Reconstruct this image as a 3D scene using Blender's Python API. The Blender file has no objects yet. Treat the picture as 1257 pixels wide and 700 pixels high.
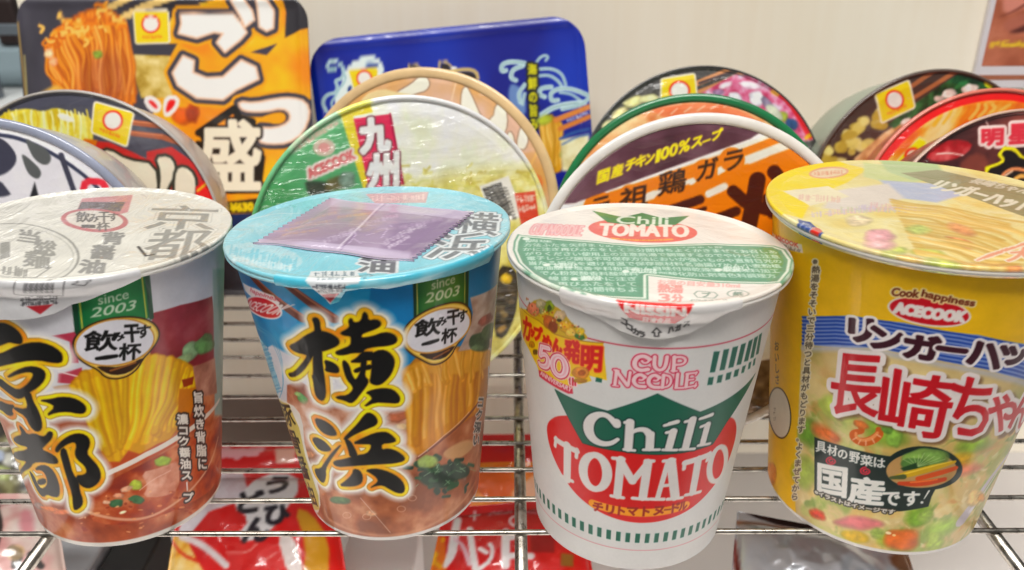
import bpy, math, random
import numpy as np
from mathutils import Matrix, Vector

# ---------------------------------------------------------------- camera, world, lamps, exposure
SC = bpy.context.scene
COL = SC.collection
CM = 0.01                                   # everything below is written in centimetres
FPX, PITCH, ROLL, CAMH = 1042.8, math.radians(24.934), math.radians(-0.221), 21.517
PW, PH = 1257.0, 700.0
cd = bpy.data.cameras.new('camera')
cam = bpy.data.objects.new('camera', cd)
COL.objects.link(cam)
cd.sensor_width = 36.0
cd.lens = FPX / PW * 36.0
cd.clip_start, cd.clip_end = 0.02, 50.0
CAMR = Matrix.Rotation(math.pi / 2 - PITCH, 3, 'X') @ Matrix.Rotation(ROLL, 3, 'Z')
cam.matrix_world = Matrix.Translation((0, 0, CAMH * CM)) @ CAMR.to_4x4()
cd.dof.use_dof = True
cd.dof.focus_distance = 0.285
cd.dof.aperture_fstop = 13.0
SC.camera = cam

world = bpy.data.worlds.new('World')
SC.world = world
world.use_nodes = True
world.node_tree.nodes['Background'].inputs[0].default_value = (1.0, 0.97, 0.94, 1)
world.node_tree.nodes['Background'].inputs[1].default_value = 0.17
SC.view_settings.view_transform = 'Standard'
SC.view_settings.look = 'None'
SC.view_settings.exposure = 0.0
SC.view_settings.gamma = 1.0


def lamp(name, loc, sx, sy, power, rot=(0, 0, 0), color=(1.0, 0.975, 0.94)):
    d = bpy.data.lights.new(name, 'AREA')
    d.shape = 'RECTANGLE'
    d.size, d.size_y, d.energy, d.color = sx * CM, sy * CM, power, color
    o = bpy.data.objects.new(name, d)
    o.location = [v * CM for v in loc]
    o.rotation_euler = rot
    COL.objects.link(o)
    return o


# rows of shop ceiling lights: one behind the photographer, two over and beyond the shelf
lamp('ceiling_lamp', (-15, -48, 188), 170, 40, 60)
lamp('ceiling_lamp', (30, -215, 190), 150, 7, 12, (math.radians(-30), 0, 0))
lamp('ceiling_lamp', (70, -420, 178), 220, 9, 22, (math.radians(-50), 0, 0))
lamp('ceiling_lamp', (-40, 250, 190), 240, 60, 40, (math.radians(25), 0, 0))
lamp('ceiling_lamp', (60, 420, 190), 300, 80, 60, (math.radians(35), 0, 0))
# unseen light added under the front edge of the shelf to brighten the level below
lamp('lower_fill_lamp', (0, 9, -1.2), 100, 2, 2.7, (math.radians(15), 0, 0)).data.spread = math.radians(150)

# ---------------------------------------------------------------- small maths
RNG = np.random.default_rng(7)
random.seed(7)


def lin(c):
    c = np.clip(np.asarray(c, float), 0, 1)
    return np.where(c <= 0.04045, c / 12.92, ((c + 0.055) / 1.055) ** 2.4)


def rays(px):
    px = np.atleast_2d(np.asarray(px, float))
    d = np.stack([(px[:, 0] - PW / 2) / FPX, -(px[:, 1] - PH / 2) / FPX, -np.ones(len(px))], 1)
    return np.array([0, 0, CAMH]), d @ np.array(CAMR).T


class Frame:
    """A local frame in cm: origin and three axes."""
    def __init__(s, O, X, Y, Z):
        s.O, s.X, s.Y, s.Z = [np.asarray(v, float) for v in (O, X, Y, Z)]
        s.B = np.stack([s.X, s.Y, s.Z], 1)

    def ray(s, px):
        o, d = rays(px)
        return (o - s.O) @ s.B, d @ s.B

    def plane(s, px, h=0.0):
        o, d = s.ray(px)
        t = (h - o[2]) / d[:, 2]
        return (o + t[:, None] * d)[:, :2]

    def matrix(s):
        m = Matrix.Identity(4)
        for i in range(3):
            for j in range(3):
                m[i][j] = s.B[i, j]
            m[i][3] = s.O[i] * CM
        return m


def noise2(S, T, scale, seed=0, octaves=4, gain=0.5):
    """Value noise over two coordinate arrays (cm), about 0..1."""
    out = np.zeros(np.shape(S)); amp = 1.0; tot = 0.0
    for k in range(octaves):
        r = np.random.default_rng(seed * 31 + k)
        L = r.random((64, 64))
        x = S / scale * 2 ** k + 17.3 * k + 500; y = T / scale * 2 ** k + 9.1 * k + 500
        xi = np.floor(x).astype(int); yi = np.floor(y).astype(int)
        fx = x - xi; fy = y - yi
        fx = fx * fx * (3 - 2 * fx); fy = fy * fy * (3 - 2 * fy)
        a = L[yi % 64, xi % 64]; b = L[yi % 64, (xi + 1) % 64]
        c = L[(yi + 1) % 64, xi % 64]; d = L[(yi + 1) % 64, (xi + 1) % 64]
        out += amp * (a + (b - a) * fx + (c - a) * fy + (a - b - c + d) * fx * fy)
        tot += amp; amp *= gain
    return out / tot


def ramp(v, stops):
    xs = [s[0] for s in stops]
    return np.stack([np.interp(v, xs, [s[1][k] for s in stops]) for k in range(3)], -1)


def chaikin(p, n=2, closed=True):
    p = np.asarray(p, float)
    for _ in range(n):
        if closed:
            q = np.roll(p, -1, 0)
            p = np.stack([p * .75 + q * .25, p * .25 + q * .75], 1).reshape(-1, p.shape[1])
        else:
            a, b = p[:-1], p[1:]
            m = np.stack([a * .75 + b * .25, a * .25 + b * .75], 1).reshape(-1, p.shape[1])
            p = np.vstack([p[:1], m[1:-1], p[-1:]])
    return p


# ---------------------------------------------------------------- letter outlines from the built-in typeface
_GL = {}


def glyph(txt):
    """Boundary segments (M,4) of a string set in Blender's own typeface, in em units."""
    if txt in _GL:
        return _GL[txt]
    cu = bpy.data.curves.new('type', 'FONT')
    cu.body = txt
    cu.resolution_u = 3
    ob = bpy.data.objects.new('type', cu)
    COL.objects.link(ob)
    dg = bpy.context.evaluated_depsgraph_get()
    me = bpy.data.meshes.new_from_object(ob.evaluated_get(dg))
    v = np.array([q.co[:2] for q in me.vertices]).reshape(-1, 2)
    cnt = {}
    for f in me.polygons:
        for k in f.edge_keys:
            cnt[k] = cnt.get(k, 0) + 1
    e = np.array([k for k, c in cnt.items() if c == 1])
    seg = np.hstack([v[e[:, 0]], v[e[:, 1]]]) if len(e) else np.zeros((0, 4))
    bpy.data.objects.remove(ob); bpy.data.curves.remove(cu); bpy.data.meshes.remove(me)
    _GL[txt] = seg
    return seg


def seg_dist(P, A, B):
    """Unsigned distance of points P (N,2) to segments A-B (M,2), and the crossing parity."""
    N, M = len(P), len(A)
    D = np.full(N, 1e9); par = np.zeros(N, bool)
    step = max(1, int(3e6 // max(M, 1)))
    AB = B - A
    L2 = (AB ** 2).sum(1) + 1e-12
    for i in range(0, N, step):
        p = P[i:i + step]
        ax = p[:, :1] - A[:, 0]; ay = p[:, 1:] - A[:, 1]
        t = np.clip((ax * AB[:, 0] + ay * AB[:, 1]) / L2, 0, 1)
        D[i:i + step] = np.sqrt(((ax - t * AB[:, 0]) ** 2 + (ay - t * AB[:, 1]) ** 2).min(1))
        c = (A[:, 1] > p[:, 1:]) != (B[:, 1] > p[:, 1:])
        xx = A[:, 0] + (p[:, 1:] - A[:, 1]) / np.where(AB[:, 1] == 0, 1e-12, AB[:, 1]) * AB[:, 0]
        par[i:i + step] = ((c & (p[:, :1] < xx)).sum(1) % 2) == 1
    return D, par


# ---------------------------------------------------------------- the print on a wrapper: a field of colour over surface coordinates in cm
class Print:
    def __init__(s, s0, s1, t0, t1, cell, base, to_cm, k=0.027):
        s.cell, s.s0, s.t0 = cell, s0, t0
        s.s = np.arange(s0, s1 + cell, cell); s.t = np.arange(t0, t1 + cell, cell)
        s.S, s.T = np.meshgrid(s.s, s.t)
        s.C = np.empty(s.S.shape + (3,)); s.C[:] = np.array(base, float) / 255
        s.to_cm, s.k, s.Z, s.raw = to_cm, k, None, False

    # where points are written: zoom (x0, y0, scale) of the reference picture, or straight cm
    def at(s, x0=0, y0=0, sc=1.0):
        s.Z = (x0, y0, sc); s.raw = False; return s

    def cm(s):
        s.raw = True; return s

    def P(s, pts):
        p = np.atleast_2d(np.asarray(pts, float))
        if s.raw:
            return p
        x0, y0, sc = s.Z or (0, 0, 1.0)
        return s.to_cm(p / sc + np.array([x0, y0]))

    def u(s, w):
        return np.asarray(w, float) * (1.0 if s.raw else s.k / (s.Z or (0, 0, 1.0))[2])

    def box(s, lo, hi, pad):
        i0 = int(np.clip((lo[0] - pad - s.s0) / s.cell, 0, len(s.s))); i1 = int(np.clip((hi[0] + pad - s.s0) / s.cell + 2, 0, len(s.s)))
        j0 = int(np.clip((lo[1] - pad - s.t0) / s.cell, 0, len(s.t))); j1 = int(np.clip((hi[1] + pad - s.t0) / s.cell + 2, 0, len(s.t)))
        return (slice(j0, j1), slice(i0, i1))

    def put(s, sl, m, col):
        if callable(col):
            col = col(s.S[sl], s.T[sl])
        col = np.asarray(col, float) / 255
        c = s.C[sl]
        s.C[sl] = c + (col - c) * np.asarray(m)[..., None]

    def cov(s, d, soft=0.0):
        return np.clip(0.5 - d / max(soft, s.cell * 1.15), 0, 1)

    def d_segs(s, segs, pad, closed=True):
        lo = np.minimum(segs[:, :2], segs[:, 2:]).min(0); hi = np.maximum(segs[:, :2], segs[:, 2:]).max(0)
        sl = s.box(lo, hi, pad)
        sh = s.S[sl].shape
        if 0 in sh:
            return sl, None
        Pn = np.stack([s.S[sl].ravel(), s.T[sl].ravel()], 1)
        D, par = seg_dist(Pn, segs[:, :2], segs[:, 2:])
        if closed:
            D = np.where(par, -D, D)
        return sl, D.reshape(sh)

    def poly(s, pts, col, soft=0, smooth=0, alpha=1.0, grow=0.0):
        p = s.P(pts)
        if smooth:
            p = chaikin(p, smooth)
        segs = np.hstack([p, np.roll(p, -1, 0)])
        soft = float(s.u(soft)); grow = float(s.u(grow))
        sl, D = s.d_segs(segs, soft + grow + s.cell * 2)
        if D is not None:
            s.put(sl, s.cov(D - grow, soft) * alpha, col)

    def fill(s, m, col):
        s.put((slice(None), slice(None)), m, col)

    def d_stroke(s, pts, w, smooth=0, pad=0.0):
        p = s.P(pts)
        w = s.u(np.broadcast_to(np.asarray(w, float), (len(p),)).copy()) / 2
        q = np.hstack([p, w[:, None]])
        if smooth and len(q) > 2:
            q = chaikin(q, smooth, False)
        if len(q) == 1:
            q = np.vstack([q, q + 1e-6])
        mx = q[:, 2].max()
        sl = s.box(q[:, :2].min(0), q[:, :2].max(0), mx + pad + s.cell * 2)
        S, T = s.S[sl], s.T[sl]
        D = np.full(S.shape, 1e9)
        if S.size:
            for a, b in zip(q[:-1], q[1:]):
                ab = b - a; L2 = ab[0] ** 2 + ab[1] ** 2 + 1e-12
                t = np.clip(((S - a[0]) * ab[0] + (T - a[1]) * ab[1]) / L2, 0, 1)
                D = np.minimum(D, np.hypot(S - a[0] - t * ab[0], T - a[1] - t * ab[1]) - (a[2] + t * ab[2]))
        return sl, D

    def stroke(s, pts, w, col, soft=0, smooth=0, alpha=1.0):
        soft = float(s.u(soft))
        sl, D = s.d_stroke(pts, w, smooth, soft)
        if D.size:
            s.put(sl, s.cov(D, soft) * alpha, col)

    def ell(s, c, rx, ry, col, rot=0, soft=0, alpha=1.0, ring=None, n=40):
        a = np.linspace(0, 2 * np.pi, n, endpoint=False)
        r = math.radians(rot)
        x = rx * np.cos(a); y = ry * np.sin(a)
        pts = np.stack([c[0] + x * math.cos(r) - y * math.sin(r), c[1] + x * math.sin(r) + y * math.cos(r)], 1)
        if ring:
            s.stroke(np.vstack([pts, pts[:1]]), ring, col, soft, 0, alpha)
        else:
            s.poly(pts, col, soft, 0, alpha)

    def layers(s, D, sl, lay):
        """lay: list of (grow_cm, colour, soft_cm, alpha), widest first, painted over one distance field."""
        for g, col, soft, al in lay:
            s.put(sl, s.cov(D - g, soft) * al, col)

    def union(s, polys, lay, smooth=2, strokes=(), rings=()):
        """Several brush shapes as one letter, with rims round the whole of it."""
        pad = max(l[0] + l[2] for l in lay) + 0.1
        full = np.full(s.S.shape, 9.0)
        for pts in polys:
            p = s.P(pts)
            if smooth:
                p = chaikin(p, smooth)
            sl, D = s.d_segs(np.hstack([p, np.roll(p, -1, 0)]), pad)
            if D is not None:
                full[sl] = np.minimum(full[sl], D)
        for st in strokes:
            sl, D = s.d_stroke(st[0], st[1], st[2] if len(st) > 2 else 2, pad)
            if D.size:
                full[sl] = np.minimum(full[sl], D)
        j = np.where((full < pad).any(1))[0]; i = np.where((full < pad).any(0))[0]
        if len(j):
            sl = (slice(j[0], j[-1] + 1), slice(i[0], i[-1] + 1))
            s.layers(full[sl], sl, lay)
        return full

    def text(s, txt, q, col, bold=0.0, out=(), soft=0.0, alpha=1.0, em=False):
        """txt with its inked box laid on the corners q = (bottom left, bottom right, top left)."""
        g = glyph(txt)
        if not len(g):
            return
        if em:
            lo, hi = np.array([0.0, -0.12]), np.array([1.0, 0.88])
        else:
            lo = np.minimum(g[:, :2], g[:, 2:]).min(0); hi = np.maximum(g[:, :2], g[:, 2:]).max(0)
        n = (g.reshape(-1, 2) - lo) / np.maximum(hi - lo, 1e-6)
        b, r, t = s.P(q)
        p = (b + n[:, :1] * (r - b) + n[:, 1:] * (t - b)).reshape(-1, 4)
        pad = max([bold + soft] + [o[0] + bold for o in out]) + 3 * s.cell
        sl, D = s.d_segs(p, pad)
        if D is None:
            return
        for o in out:
            s.put(sl, s.cov(D - bold - o[0], o[2] if len(o) > 2 else soft) * alpha, o[1])
        s.put(sl, s.cov(D - bold, soft) * alpha, col)

    def chars(s, txt, boxes, col, **kw):
        for ch, bx in zip(txt, boxes):
            x0, x1, y0, y1 = bx[:4]
            sk = bx[4] if len(bx) > 4 else 0      # fall of the base line over the box
            sh = bx[5] if len(bx) > 5 else 0      # lean: shift of the top edge
            s.text(ch, ((x0, y1), (x1, y1 + sk), (x0 + sh, y0)), col, **kw)

    def column(s, txt, a, b, w, col, w2=None, **kw):
        """A vertical line of writing from a down to b; w is the width of a character."""
        a = np.array(a, float); b = np.array(b, float); n = len(txt)
        d = (b - a) / n; w2 = w2 or w
        for i, ch in enumerate(txt):
            ww = w + (w2 - w) * i / max(n - 1, 1)
            c0 = a + d * i; px = np.array([1.0, kw.get('tilt', 0.0)]) * ww / 2
            kk = {k: v for k, v in kw.items() if k != 'tilt'}
            if ch == 'ー':
                s.stroke([c0 + d * .15, c0 + d * .85], ww * .16, col)
                continue
            s.text(ch, (c0 - px + d * .95, c0 + px + d * .95, c0 - px + d * .02), col, em=True, **kk)

    def scribble(s, a, b, h, col, n=14, seed=0, w=None, alpha=1.0):
        """A line of writing too small to read: short random strokes between a and b."""
        r = random.Random(seed)
        a = np.array(a, float); b = np.array(b, float)
        d = b - a; L = np.hypot(*d); d /= L
        up = np.array([d[1], -d[0]])
        w = w or h * 0.14
        for i in range(n):
            c = a + d * L * (i + .5) / n
            cw = L / n * .42
            for _ in range(4):
                if r.random() < .5:
                    y = r.uniform(-.45, .45) * h
                    s.stroke([c - d * cw + up * y, c + d * cw * r.uniform(.3, 1) + up * y], w, col, 0, 0, alpha)
                else:
                    x = r.uniform(-1, 1) * cw
                    s.stroke([c + d * x - up * h * r.uniform(.2, .5), c + d * x + up * h * r.uniform(.2, .5)], w, col, 0, 0, alpha)

    def strands(s, top, bot, n, w, dark, mid, light, seed=0, wob=0.05, soft=0.4, grow=0.0):
        """Noodles: n strands from the line `top` to the line `bot` (lists of points), each with a darker edge and a lit middle."""
        r = random.Random(seed)
        top = np.array(top, float); bot = np.array(bot, float)
        p1, p2 = r.uniform(0, 6.3), r.uniform(0, 6.3)

        def on(line, f):
            x = f * (len(line) - 1); i = min(int(x), len(line) - 2)
            return line[i] + (line[i + 1] - line[i]) * (x - i)
        L = np.hypot(*(bot.mean(0) - top.mean(0)))
        order = list(range(n)); r.shuffle(order)
        for i in order:
            f = (i + r.uniform(-.4, .4)) / (n - 1); f = min(max(f, 0), 1)
            g = min(max(f + r.uniform(-.06, .06), 0), 1)
            a = on(top, f); b = on(bot, g); b = a + (b - a) * r.uniform(1 - grow, 1.0)
            side = np.array([-(b - a)[1], (b - a)[0]]) / max(np.hypot(*(b - a)), 1e-6)
            ph = r.uniform(-.9, .9); am = L * wob * r.uniform(.6, 1.3)
            pts = [a + (b - a) * t + side * am * (math.sin(p1 + ph + 4.2 * t + 3.0 * f) + .5 * math.sin(p2 + 9.0 * t + 7.0 * f)) * min(1, t * 2.2) for t in np.linspace(0, 1, 11)]
            ww = w * r.uniform(.7, 1.35) * np.array([r.uniform(.86, 1.12) for _ in pts]); v = r.uniform(-26, 16)
            c = lambda q: tuple(min(max(k + v, 0), 255) for k in q)
            s.stroke(pts, ww * 1.1, c(dark), soft * w * .9, 1, .75)
            s.stroke([p + side * k * .08 for p, k in zip(pts, ww)], ww * .76, c(mid), soft * w * .8, 1, .9)
            s.stroke([p + side * k * .16 for p, k in zip(pts[1:-1], ww[1:-1])], ww[1:-1] * .36 * np.array([r.uniform(.5, 1.2) for _ in pts[1:-1]]), c(light), soft * w * .9, 1, r.uniform(.4, .95))

    def blobs(s, spots, seed=0, soft=2.0):
        """Small food pieces: (x, y, rx, ry, rot, colour): an uneven patch with a lighter and a darker side."""
        r = random.Random(seed)
        for x, y, rx, ry, rot, col in spots:
            a = np.linspace(0, 2 * np.pi, 12, endpoint=False)
            k = np.array([r.uniform(.78, 1.15) for _ in a])
            ca, sa = math.cos(math.radians(rot)), math.sin(math.radians(rot))

            def ring(f, ox=0, oy=0):
                X = rx * f * k * np.cos(a) + ox; Y = ry * f * k * np.sin(a) + oy
                return np.stack([x + X * ca - Y * sa, y + X * sa + Y * ca], 1)
            k0 = np.array(col, float); sd = r.randint(0, 999); sc = max(float(s.u(max(rx, ry))) * .55, s.cell * 3)
            tex = lambda f: (lambda a_, b_: np.clip(k0 * f * (1 + .42 * (noise2(a_, b_, sc, sd, 4) - .5))[..., None], 0, 255))
            s.poly(ring(1.06), tex(.80), soft * 1.6, 2, .8)
            s.poly(ring(.92, -rx * .04, -ry * .06), tex(1.0), soft * 1.8, 2)
            s.poly(ring(.5, -rx * .16, -ry * .24), tex(1.14), soft * 3.0 + min(rx, ry) * .3, 2, .7)

    def mottle(s, scale, amount, seed=0):
        n = noise2(s.S, s.T, scale, seed, 4) - .5
        s.C = np.clip(s.C * (1 + amount * n[..., None]), 0, 1)

    def sample(s, x, y):
        i = np.clip((np.asarray(x) - s.s0) / s.cell, 0, len(s.s) - 1.001); j = np.clip((np.asarray(y) - s.t0) / s.cell, 0, len(s.t) - 1.001)
        i0 = i.astype(int); j0 = j.astype(int); fi = (i - i0)[..., None]; fj = (j - j0)[..., None]
        C = s.C
        return (C[j0, i0] * (1 - fi) + C[j0, i0 + 1] * fi) * (1 - fj) + (C[j0 + 1, i0] * (1 - fi) + C[j0 + 1, i0 + 1] * fi) * fj


# ---------------------------------------------------------------- materials
def nodes(name):
    m = bpy.data.materials.new(name)
    m.use_nodes = True
    nt = m.node_tree
    return m, nt, nt.nodes['Principled BSDF']


def bump(nt, scale, strength, dist=0.0004, detail=4.0, stretch=None, distort=0.0):
    tc = nt.nodes.new('ShaderNodeTexCoord'); mp = nt.nodes.new('ShaderNodeMapping')
    if stretch:
        mp.inputs['Scale'].default_value = stretch
    nz = nt.nodes.new('ShaderNodeTexNoise')
    nz.inputs['Scale'].default_value = scale; nz.inputs['Detail'].default_value = detail
    nz.inputs['Distortion'].default_value = distort
    b = nt.nodes.new('ShaderNodeBump')
    b.inputs['Strength'].default_value = strength; b.inputs['Distance'].default_value = dist
    nt.links.new(tc.outputs['Object'], mp.inputs[0]); nt.links.new(mp.outputs[0], nz.inputs['Vector'])
    nt.links.new(nz.outputs['Fac'], b.inputs['Height'])
    return b


def mat_print(name, rough=0.45, coat=0.0, coat_rough=0.1, wrinkle=0.0, wscale=40, stretch=None, paper=0.06, spec=0.5, distort=1.0, wdist=0.002):
    """Printed paper or film: colour from the print, a paper grain, and a wrinkled clear film on top."""
    m, nt, p = nodes(name)
    at = nt.nodes.new('ShaderNodeAttribute'); at.attribute_name = 'Col'
    nz = nt.nodes.new('ShaderNodeTexNoise'); nz.inputs['Scale'].default_value = 900; nz.inputs['Detail'].default_value = 2
    tc = nt.nodes.new('ShaderNodeTexCoord'); nt.links.new(tc.outputs['Object'], nz.inputs['Vector'])
    mr = nt.nodes.new('ShaderNodeMapRange')
    mr.inputs['To Min'].default_value = 1 - paper; mr.inputs['To Max'].default_value = 1 + paper
    nt.links.new(nz.outputs['Fac'], mr.inputs['Value'])
    mx = nt.nodes.new('ShaderNodeVectorMath'); mx.operation = 'SCALE'
    nt.links.new(at.outputs['Color'], mx.inputs[0]); nt.links.new(mr.outputs[0], mx.inputs['Scale'])
    nt.links.new(mx.outputs[0], p.inputs['Base Color'])
    p.inputs['Roughness'].default_value = rough
    p.inputs['Specular IOR Level'].default_value = spec
    if coat:
        p.inputs['Coat Weight'].default_value = coat; p.inputs['Coat Roughness'].default_value = coat_rough
    if wrinkle:
        b = bump(nt, wscale, wrinkle, wdist, 3, stretch, distort)
        if coat:
            nt.links.new(b.outputs[0], p.inputs['Coat Normal'])
            b2 = bump(nt, wscale * .8, wrinkle * .25, 0.002, 3, stretch, distort)
            nt.links.new(b2.outputs[0], p.inputs['Normal'])
        else:
            nt.links.new(b.outputs[0], p.inputs['Normal'])
    return m


def mat_plain(name, col, rough=0.5, metal=0.0, var=0.06, scale=60, bumps=0.0, stretch=None, coat=0.0):
    m, nt, p = nodes(name)
    tc = nt.nodes.new('ShaderNodeTexCoord'); mp = nt.nodes.new('ShaderNodeMapping')
    if stretch:
        mp.inputs['Scale'].default_value = stretch
    nz = nt.nodes.new('ShaderNodeTexNoise'); nz.inputs['Scale'].default_value = scale; nz.inputs['Detail'].default_value = 5
    rp = nt.nodes.new('ShaderNodeValToRGB')
    c = lin(np.array(col) / 255)
    rp.color_ramp.elements[0].position = .3; rp.color_ramp.elements[1].position = .7
    rp.color_ramp.elements[0].color = (*np.clip(c * (1 - var), 0, 1), 1); rp.color_ramp.elements[1].color = (*np.clip(c * (1 + var), 0, 1), 1)
    nt.links.new(tc.outputs['Object'], mp.inputs[0]); nt.links.new(mp.outputs[0], nz.inputs['Vector'])
    nt.links.new(nz.outputs['Fac'], rp.inputs[0]); nt.links.new(rp.outputs[0], p.inputs['Base Color'])
    p.inputs['Roughness'].default_value = rough; p.inputs['Metallic'].default_value = metal
    p.inputs['Coat Weight'].default_value = coat
    if bumps:
        b = bump(nt, scale, bumps, 0.0005, 4, stretch)
        nt.links.new(b.outputs[0], p.inputs['Normal'])
    return m


# ---------------------------------------------------------------- mesh helpers (cm in, metres out)
def mesh(name, verts, faces, mats, parent=None, col=None, mi=None, smooth=True, gain=1.0):
    verts = np.asarray(verts, float) * CM
    me = bpy.data.meshes.new(name)
    nv = len(verts)
    if isinstance(faces, np.ndarray):
        nf = len(faces); k = faces.shape[1]
        me.vertices.add(nv); me.vertices.foreach_set('co', verts.ravel())
        me.loops.add(nf * k); me.loops.foreach_set('vertex_index', faces.ravel().astype(np.int32))
        me.polygons.add(nf); me.polygons.foreach_set('loop_start', np.arange(0, nf * k, k, dtype=np.int32))
        try:
            me.polygons.foreach_set('loop_total', np.full(nf, k, np.int32))
        except Exception:
            pass
        me.update(calc_edges=True)
    else:
        me.from_pydata([tuple(v) for v in verts], [], faces)
    for m in (mats if isinstance(mats, (list, tuple)) else [mats]):
        me.materials.append(m)
    if mi is not None:
        me.polygons.foreach_set('material_index', np.asarray(mi, np.int32))
    if smooth:
        me.polygons.foreach_set('use_smooth', np.ones(len(me.polygons), bool))
    if col is not None:
        a = me.color_attributes.new('Col', 'FLOAT_COLOR', 'POINT')
        c = np.ones((nv, 4)); k = lin(col) * gain; g = k.mean(1, keepdims=True)
        c[:, :3] = np.clip(g + (k - g) * 1.14 - .004, .002, .86)
        a.data.foreach_set('color', c.ravel())
    me.validate()
    o = bpy.data.objects.new(name, me)
    COL.objects.link(o)
    if parent is not None:
        o.parent = parent
    return o


def tag(o, label, cat, group=None, kind=None):
    if label:
        o['label'] = label
    if cat:
        o['category'] = cat
    if group:
        o['group'] = group
    if kind:
        o['kind'] = kind
    return o


def thing(name, fr, label, cat, group=None):
    o = bpy.data.objects.new(name, None)
    o.empty_display_size = 0.02
    COL.objects.link(o)
    o.matrix_world = fr.matrix()
    return tag(o, label, cat, group)


def grid_faces(nr, nc, wrap=False):
    i = np.arange(nr - 1)[:, None]; j = np.arange(nc if wrap else nc - 1)[None]
    j2 = (j + 1) % nc
    return np.stack([i * nc + j, i * nc + j2, (i + 1) * nc + j2, (i + 1) * nc + j], -1).reshape(-1, 4)


def lathe(name, prof, mat, parent, n=96, col=None):
    """prof: (radius, z) pairs turned about local z."""
    a = np.linspace(0, 2 * np.pi, n, endpoint=False)
    P = np.array(prof, float)
    v = np.stack([P[:, :1] * np.sin(a), -P[:, :1] * np.cos(a), np.repeat(P[:, 1:], n, 1)], -1).reshape(-1, 3)
    c = None if col is None else np.tile(np.array(col) / 255, (len(v), 1))
    return mesh(name, v, grid_faces(len(P), n, True), mat, parent, c)


def tube(name, pts, r, mat, parent=None, n=12, caps=True):
    pts = np.asarray(pts, float); m = len(pts)
    V = []
    for i in range(m):
        d = pts[min(i + 1, m - 1)] - pts[max(i - 1, 0)]; d /= np.linalg.norm(d)
        a = np.cross(d, [0, 0, 1.0]) if abs(d[2]) < .9 else np.cross(d, [1.0, 0, 0])
        a /= np.linalg.norm(a); b = np.cross(d, a)
        t = np.linspace(0, 2 * np.pi, n, endpoint=False)
        V.append(pts[i] + r * (np.cos(t)[:, None] * a + np.sin(t)[:, None] * b))
    V = np.vstack(V)
    F = [tuple(f) for f in grid_faces(m, n, True)]
    if caps:
        F += [tuple(range(n))[::-1], tuple(range((m - 1) * n, m * n))]
    return mesh(name, V, F, mat, parent)


def boxm(name, lo, hi, mat, parent=None, bev=0.0):
    import bmesh
    lo = np.array(lo, float); hi = np.array(hi, float)
    bm = bmesh.new()
    bmesh.ops.create_cube(bm, size=1.0)
    for v in bm.verts:
        v.co = [((lo + hi) / 2 + (hi - lo) * np.array(v.co))[k] * CM for k in range(3)]
    if bev:
        bmesh.ops.bevel(bm, geom=bm.edges[:], offset=bev * CM, segments=2, affect='EDGES', profile=.5)
    me = bpy.data.meshes.new(name); bm.to_mesh(me); bm.free()
    me.materials.append(mat)
    o = bpy.data.objects.new(name, me); COL.objects.link(o)
    if parent is not None:
        o.parent = parent
    return o


def sheet(name, pr, rows, half, mat, parent, z=None, gain=1.0, nc=200, edge=()):
    """A printed sheet bounded left and right by half(t); rows are the t values; edge = (out, down) steps for the turned-down border."""
    rows = np.asarray(rows, float)
    hw = half(rows)
    u = np.linspace(-1, 1, nc)
    X = hw[:, None] * u; Y = np.repeat(rows[:, None], nc, 1)
    Z = np.zeros_like(X) if z is None else z(X, Y)
    V = np.stack([X, Y, Z], -1).reshape(-1, 3)
    C = pr.sample(X, Y).reshape(-1, 3)
    F = grid_faces(len(rows), nc)
    if edge:
        nr = len(rows)
        loop = [i for i in range(nc)] + [r * nc + nc - 1 for r in range(1, nr)] + [(nr - 1) * nc + i for i in range(nc - 2, -1, -1)] + [r * nc for r in range(nr - 2, 0, -1)]
        loop = np.array(loop); n = len(loop)
        base = V[loop]
        ctr = base.mean(0); dirs = base - ctr; dirs[:, 2] = 0
        dirs /= np.maximum(np.linalg.norm(dirs, axis=1), 1e-9)[:, None]
        prev = loop; Fs = [F]
        for out, dn in edge:
            nv = base + dirs * out; nv[:, 2] = base[:, 2] - dn
            idx = np.arange(len(V), len(V) + n)
            V = np.vstack([V, nv]); C = np.vstack([C, C[loop]])
            Fs.append(np.stack([prev, idx, np.roll(idx, -1), np.roll(prev, -1)], 1))
            prev = idx
        F = np.vstack(Fs)
    return mesh(name, V, F, mat, parent, C, gain=gain)

# ---------------------------------------------------------------- the four cups in the front row: body, lid, pull tab, rim
WHITE_PAPER = mat_plain('white_paper', (225, 221, 214), .5, 0, .03, 40)
CUPS = {            # x, y, lean right, lean back, lid radius, base radius, height
    'kyoto': (-14.964, 26.933, 2.467, 1.543, 4.69, 3.31, 10.961),
    'yokohama': (-4.616, 27.122, -1.578, 1.981, 4.876, 3.253, 10.859),
    'tomato': (4.321, 25.829, .966, 1.359, 4.674, 3.426, 10.634),
    'champon': (14.0, 26.965, .318, .218, 5.329, 3.819, 11.721),
}


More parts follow.
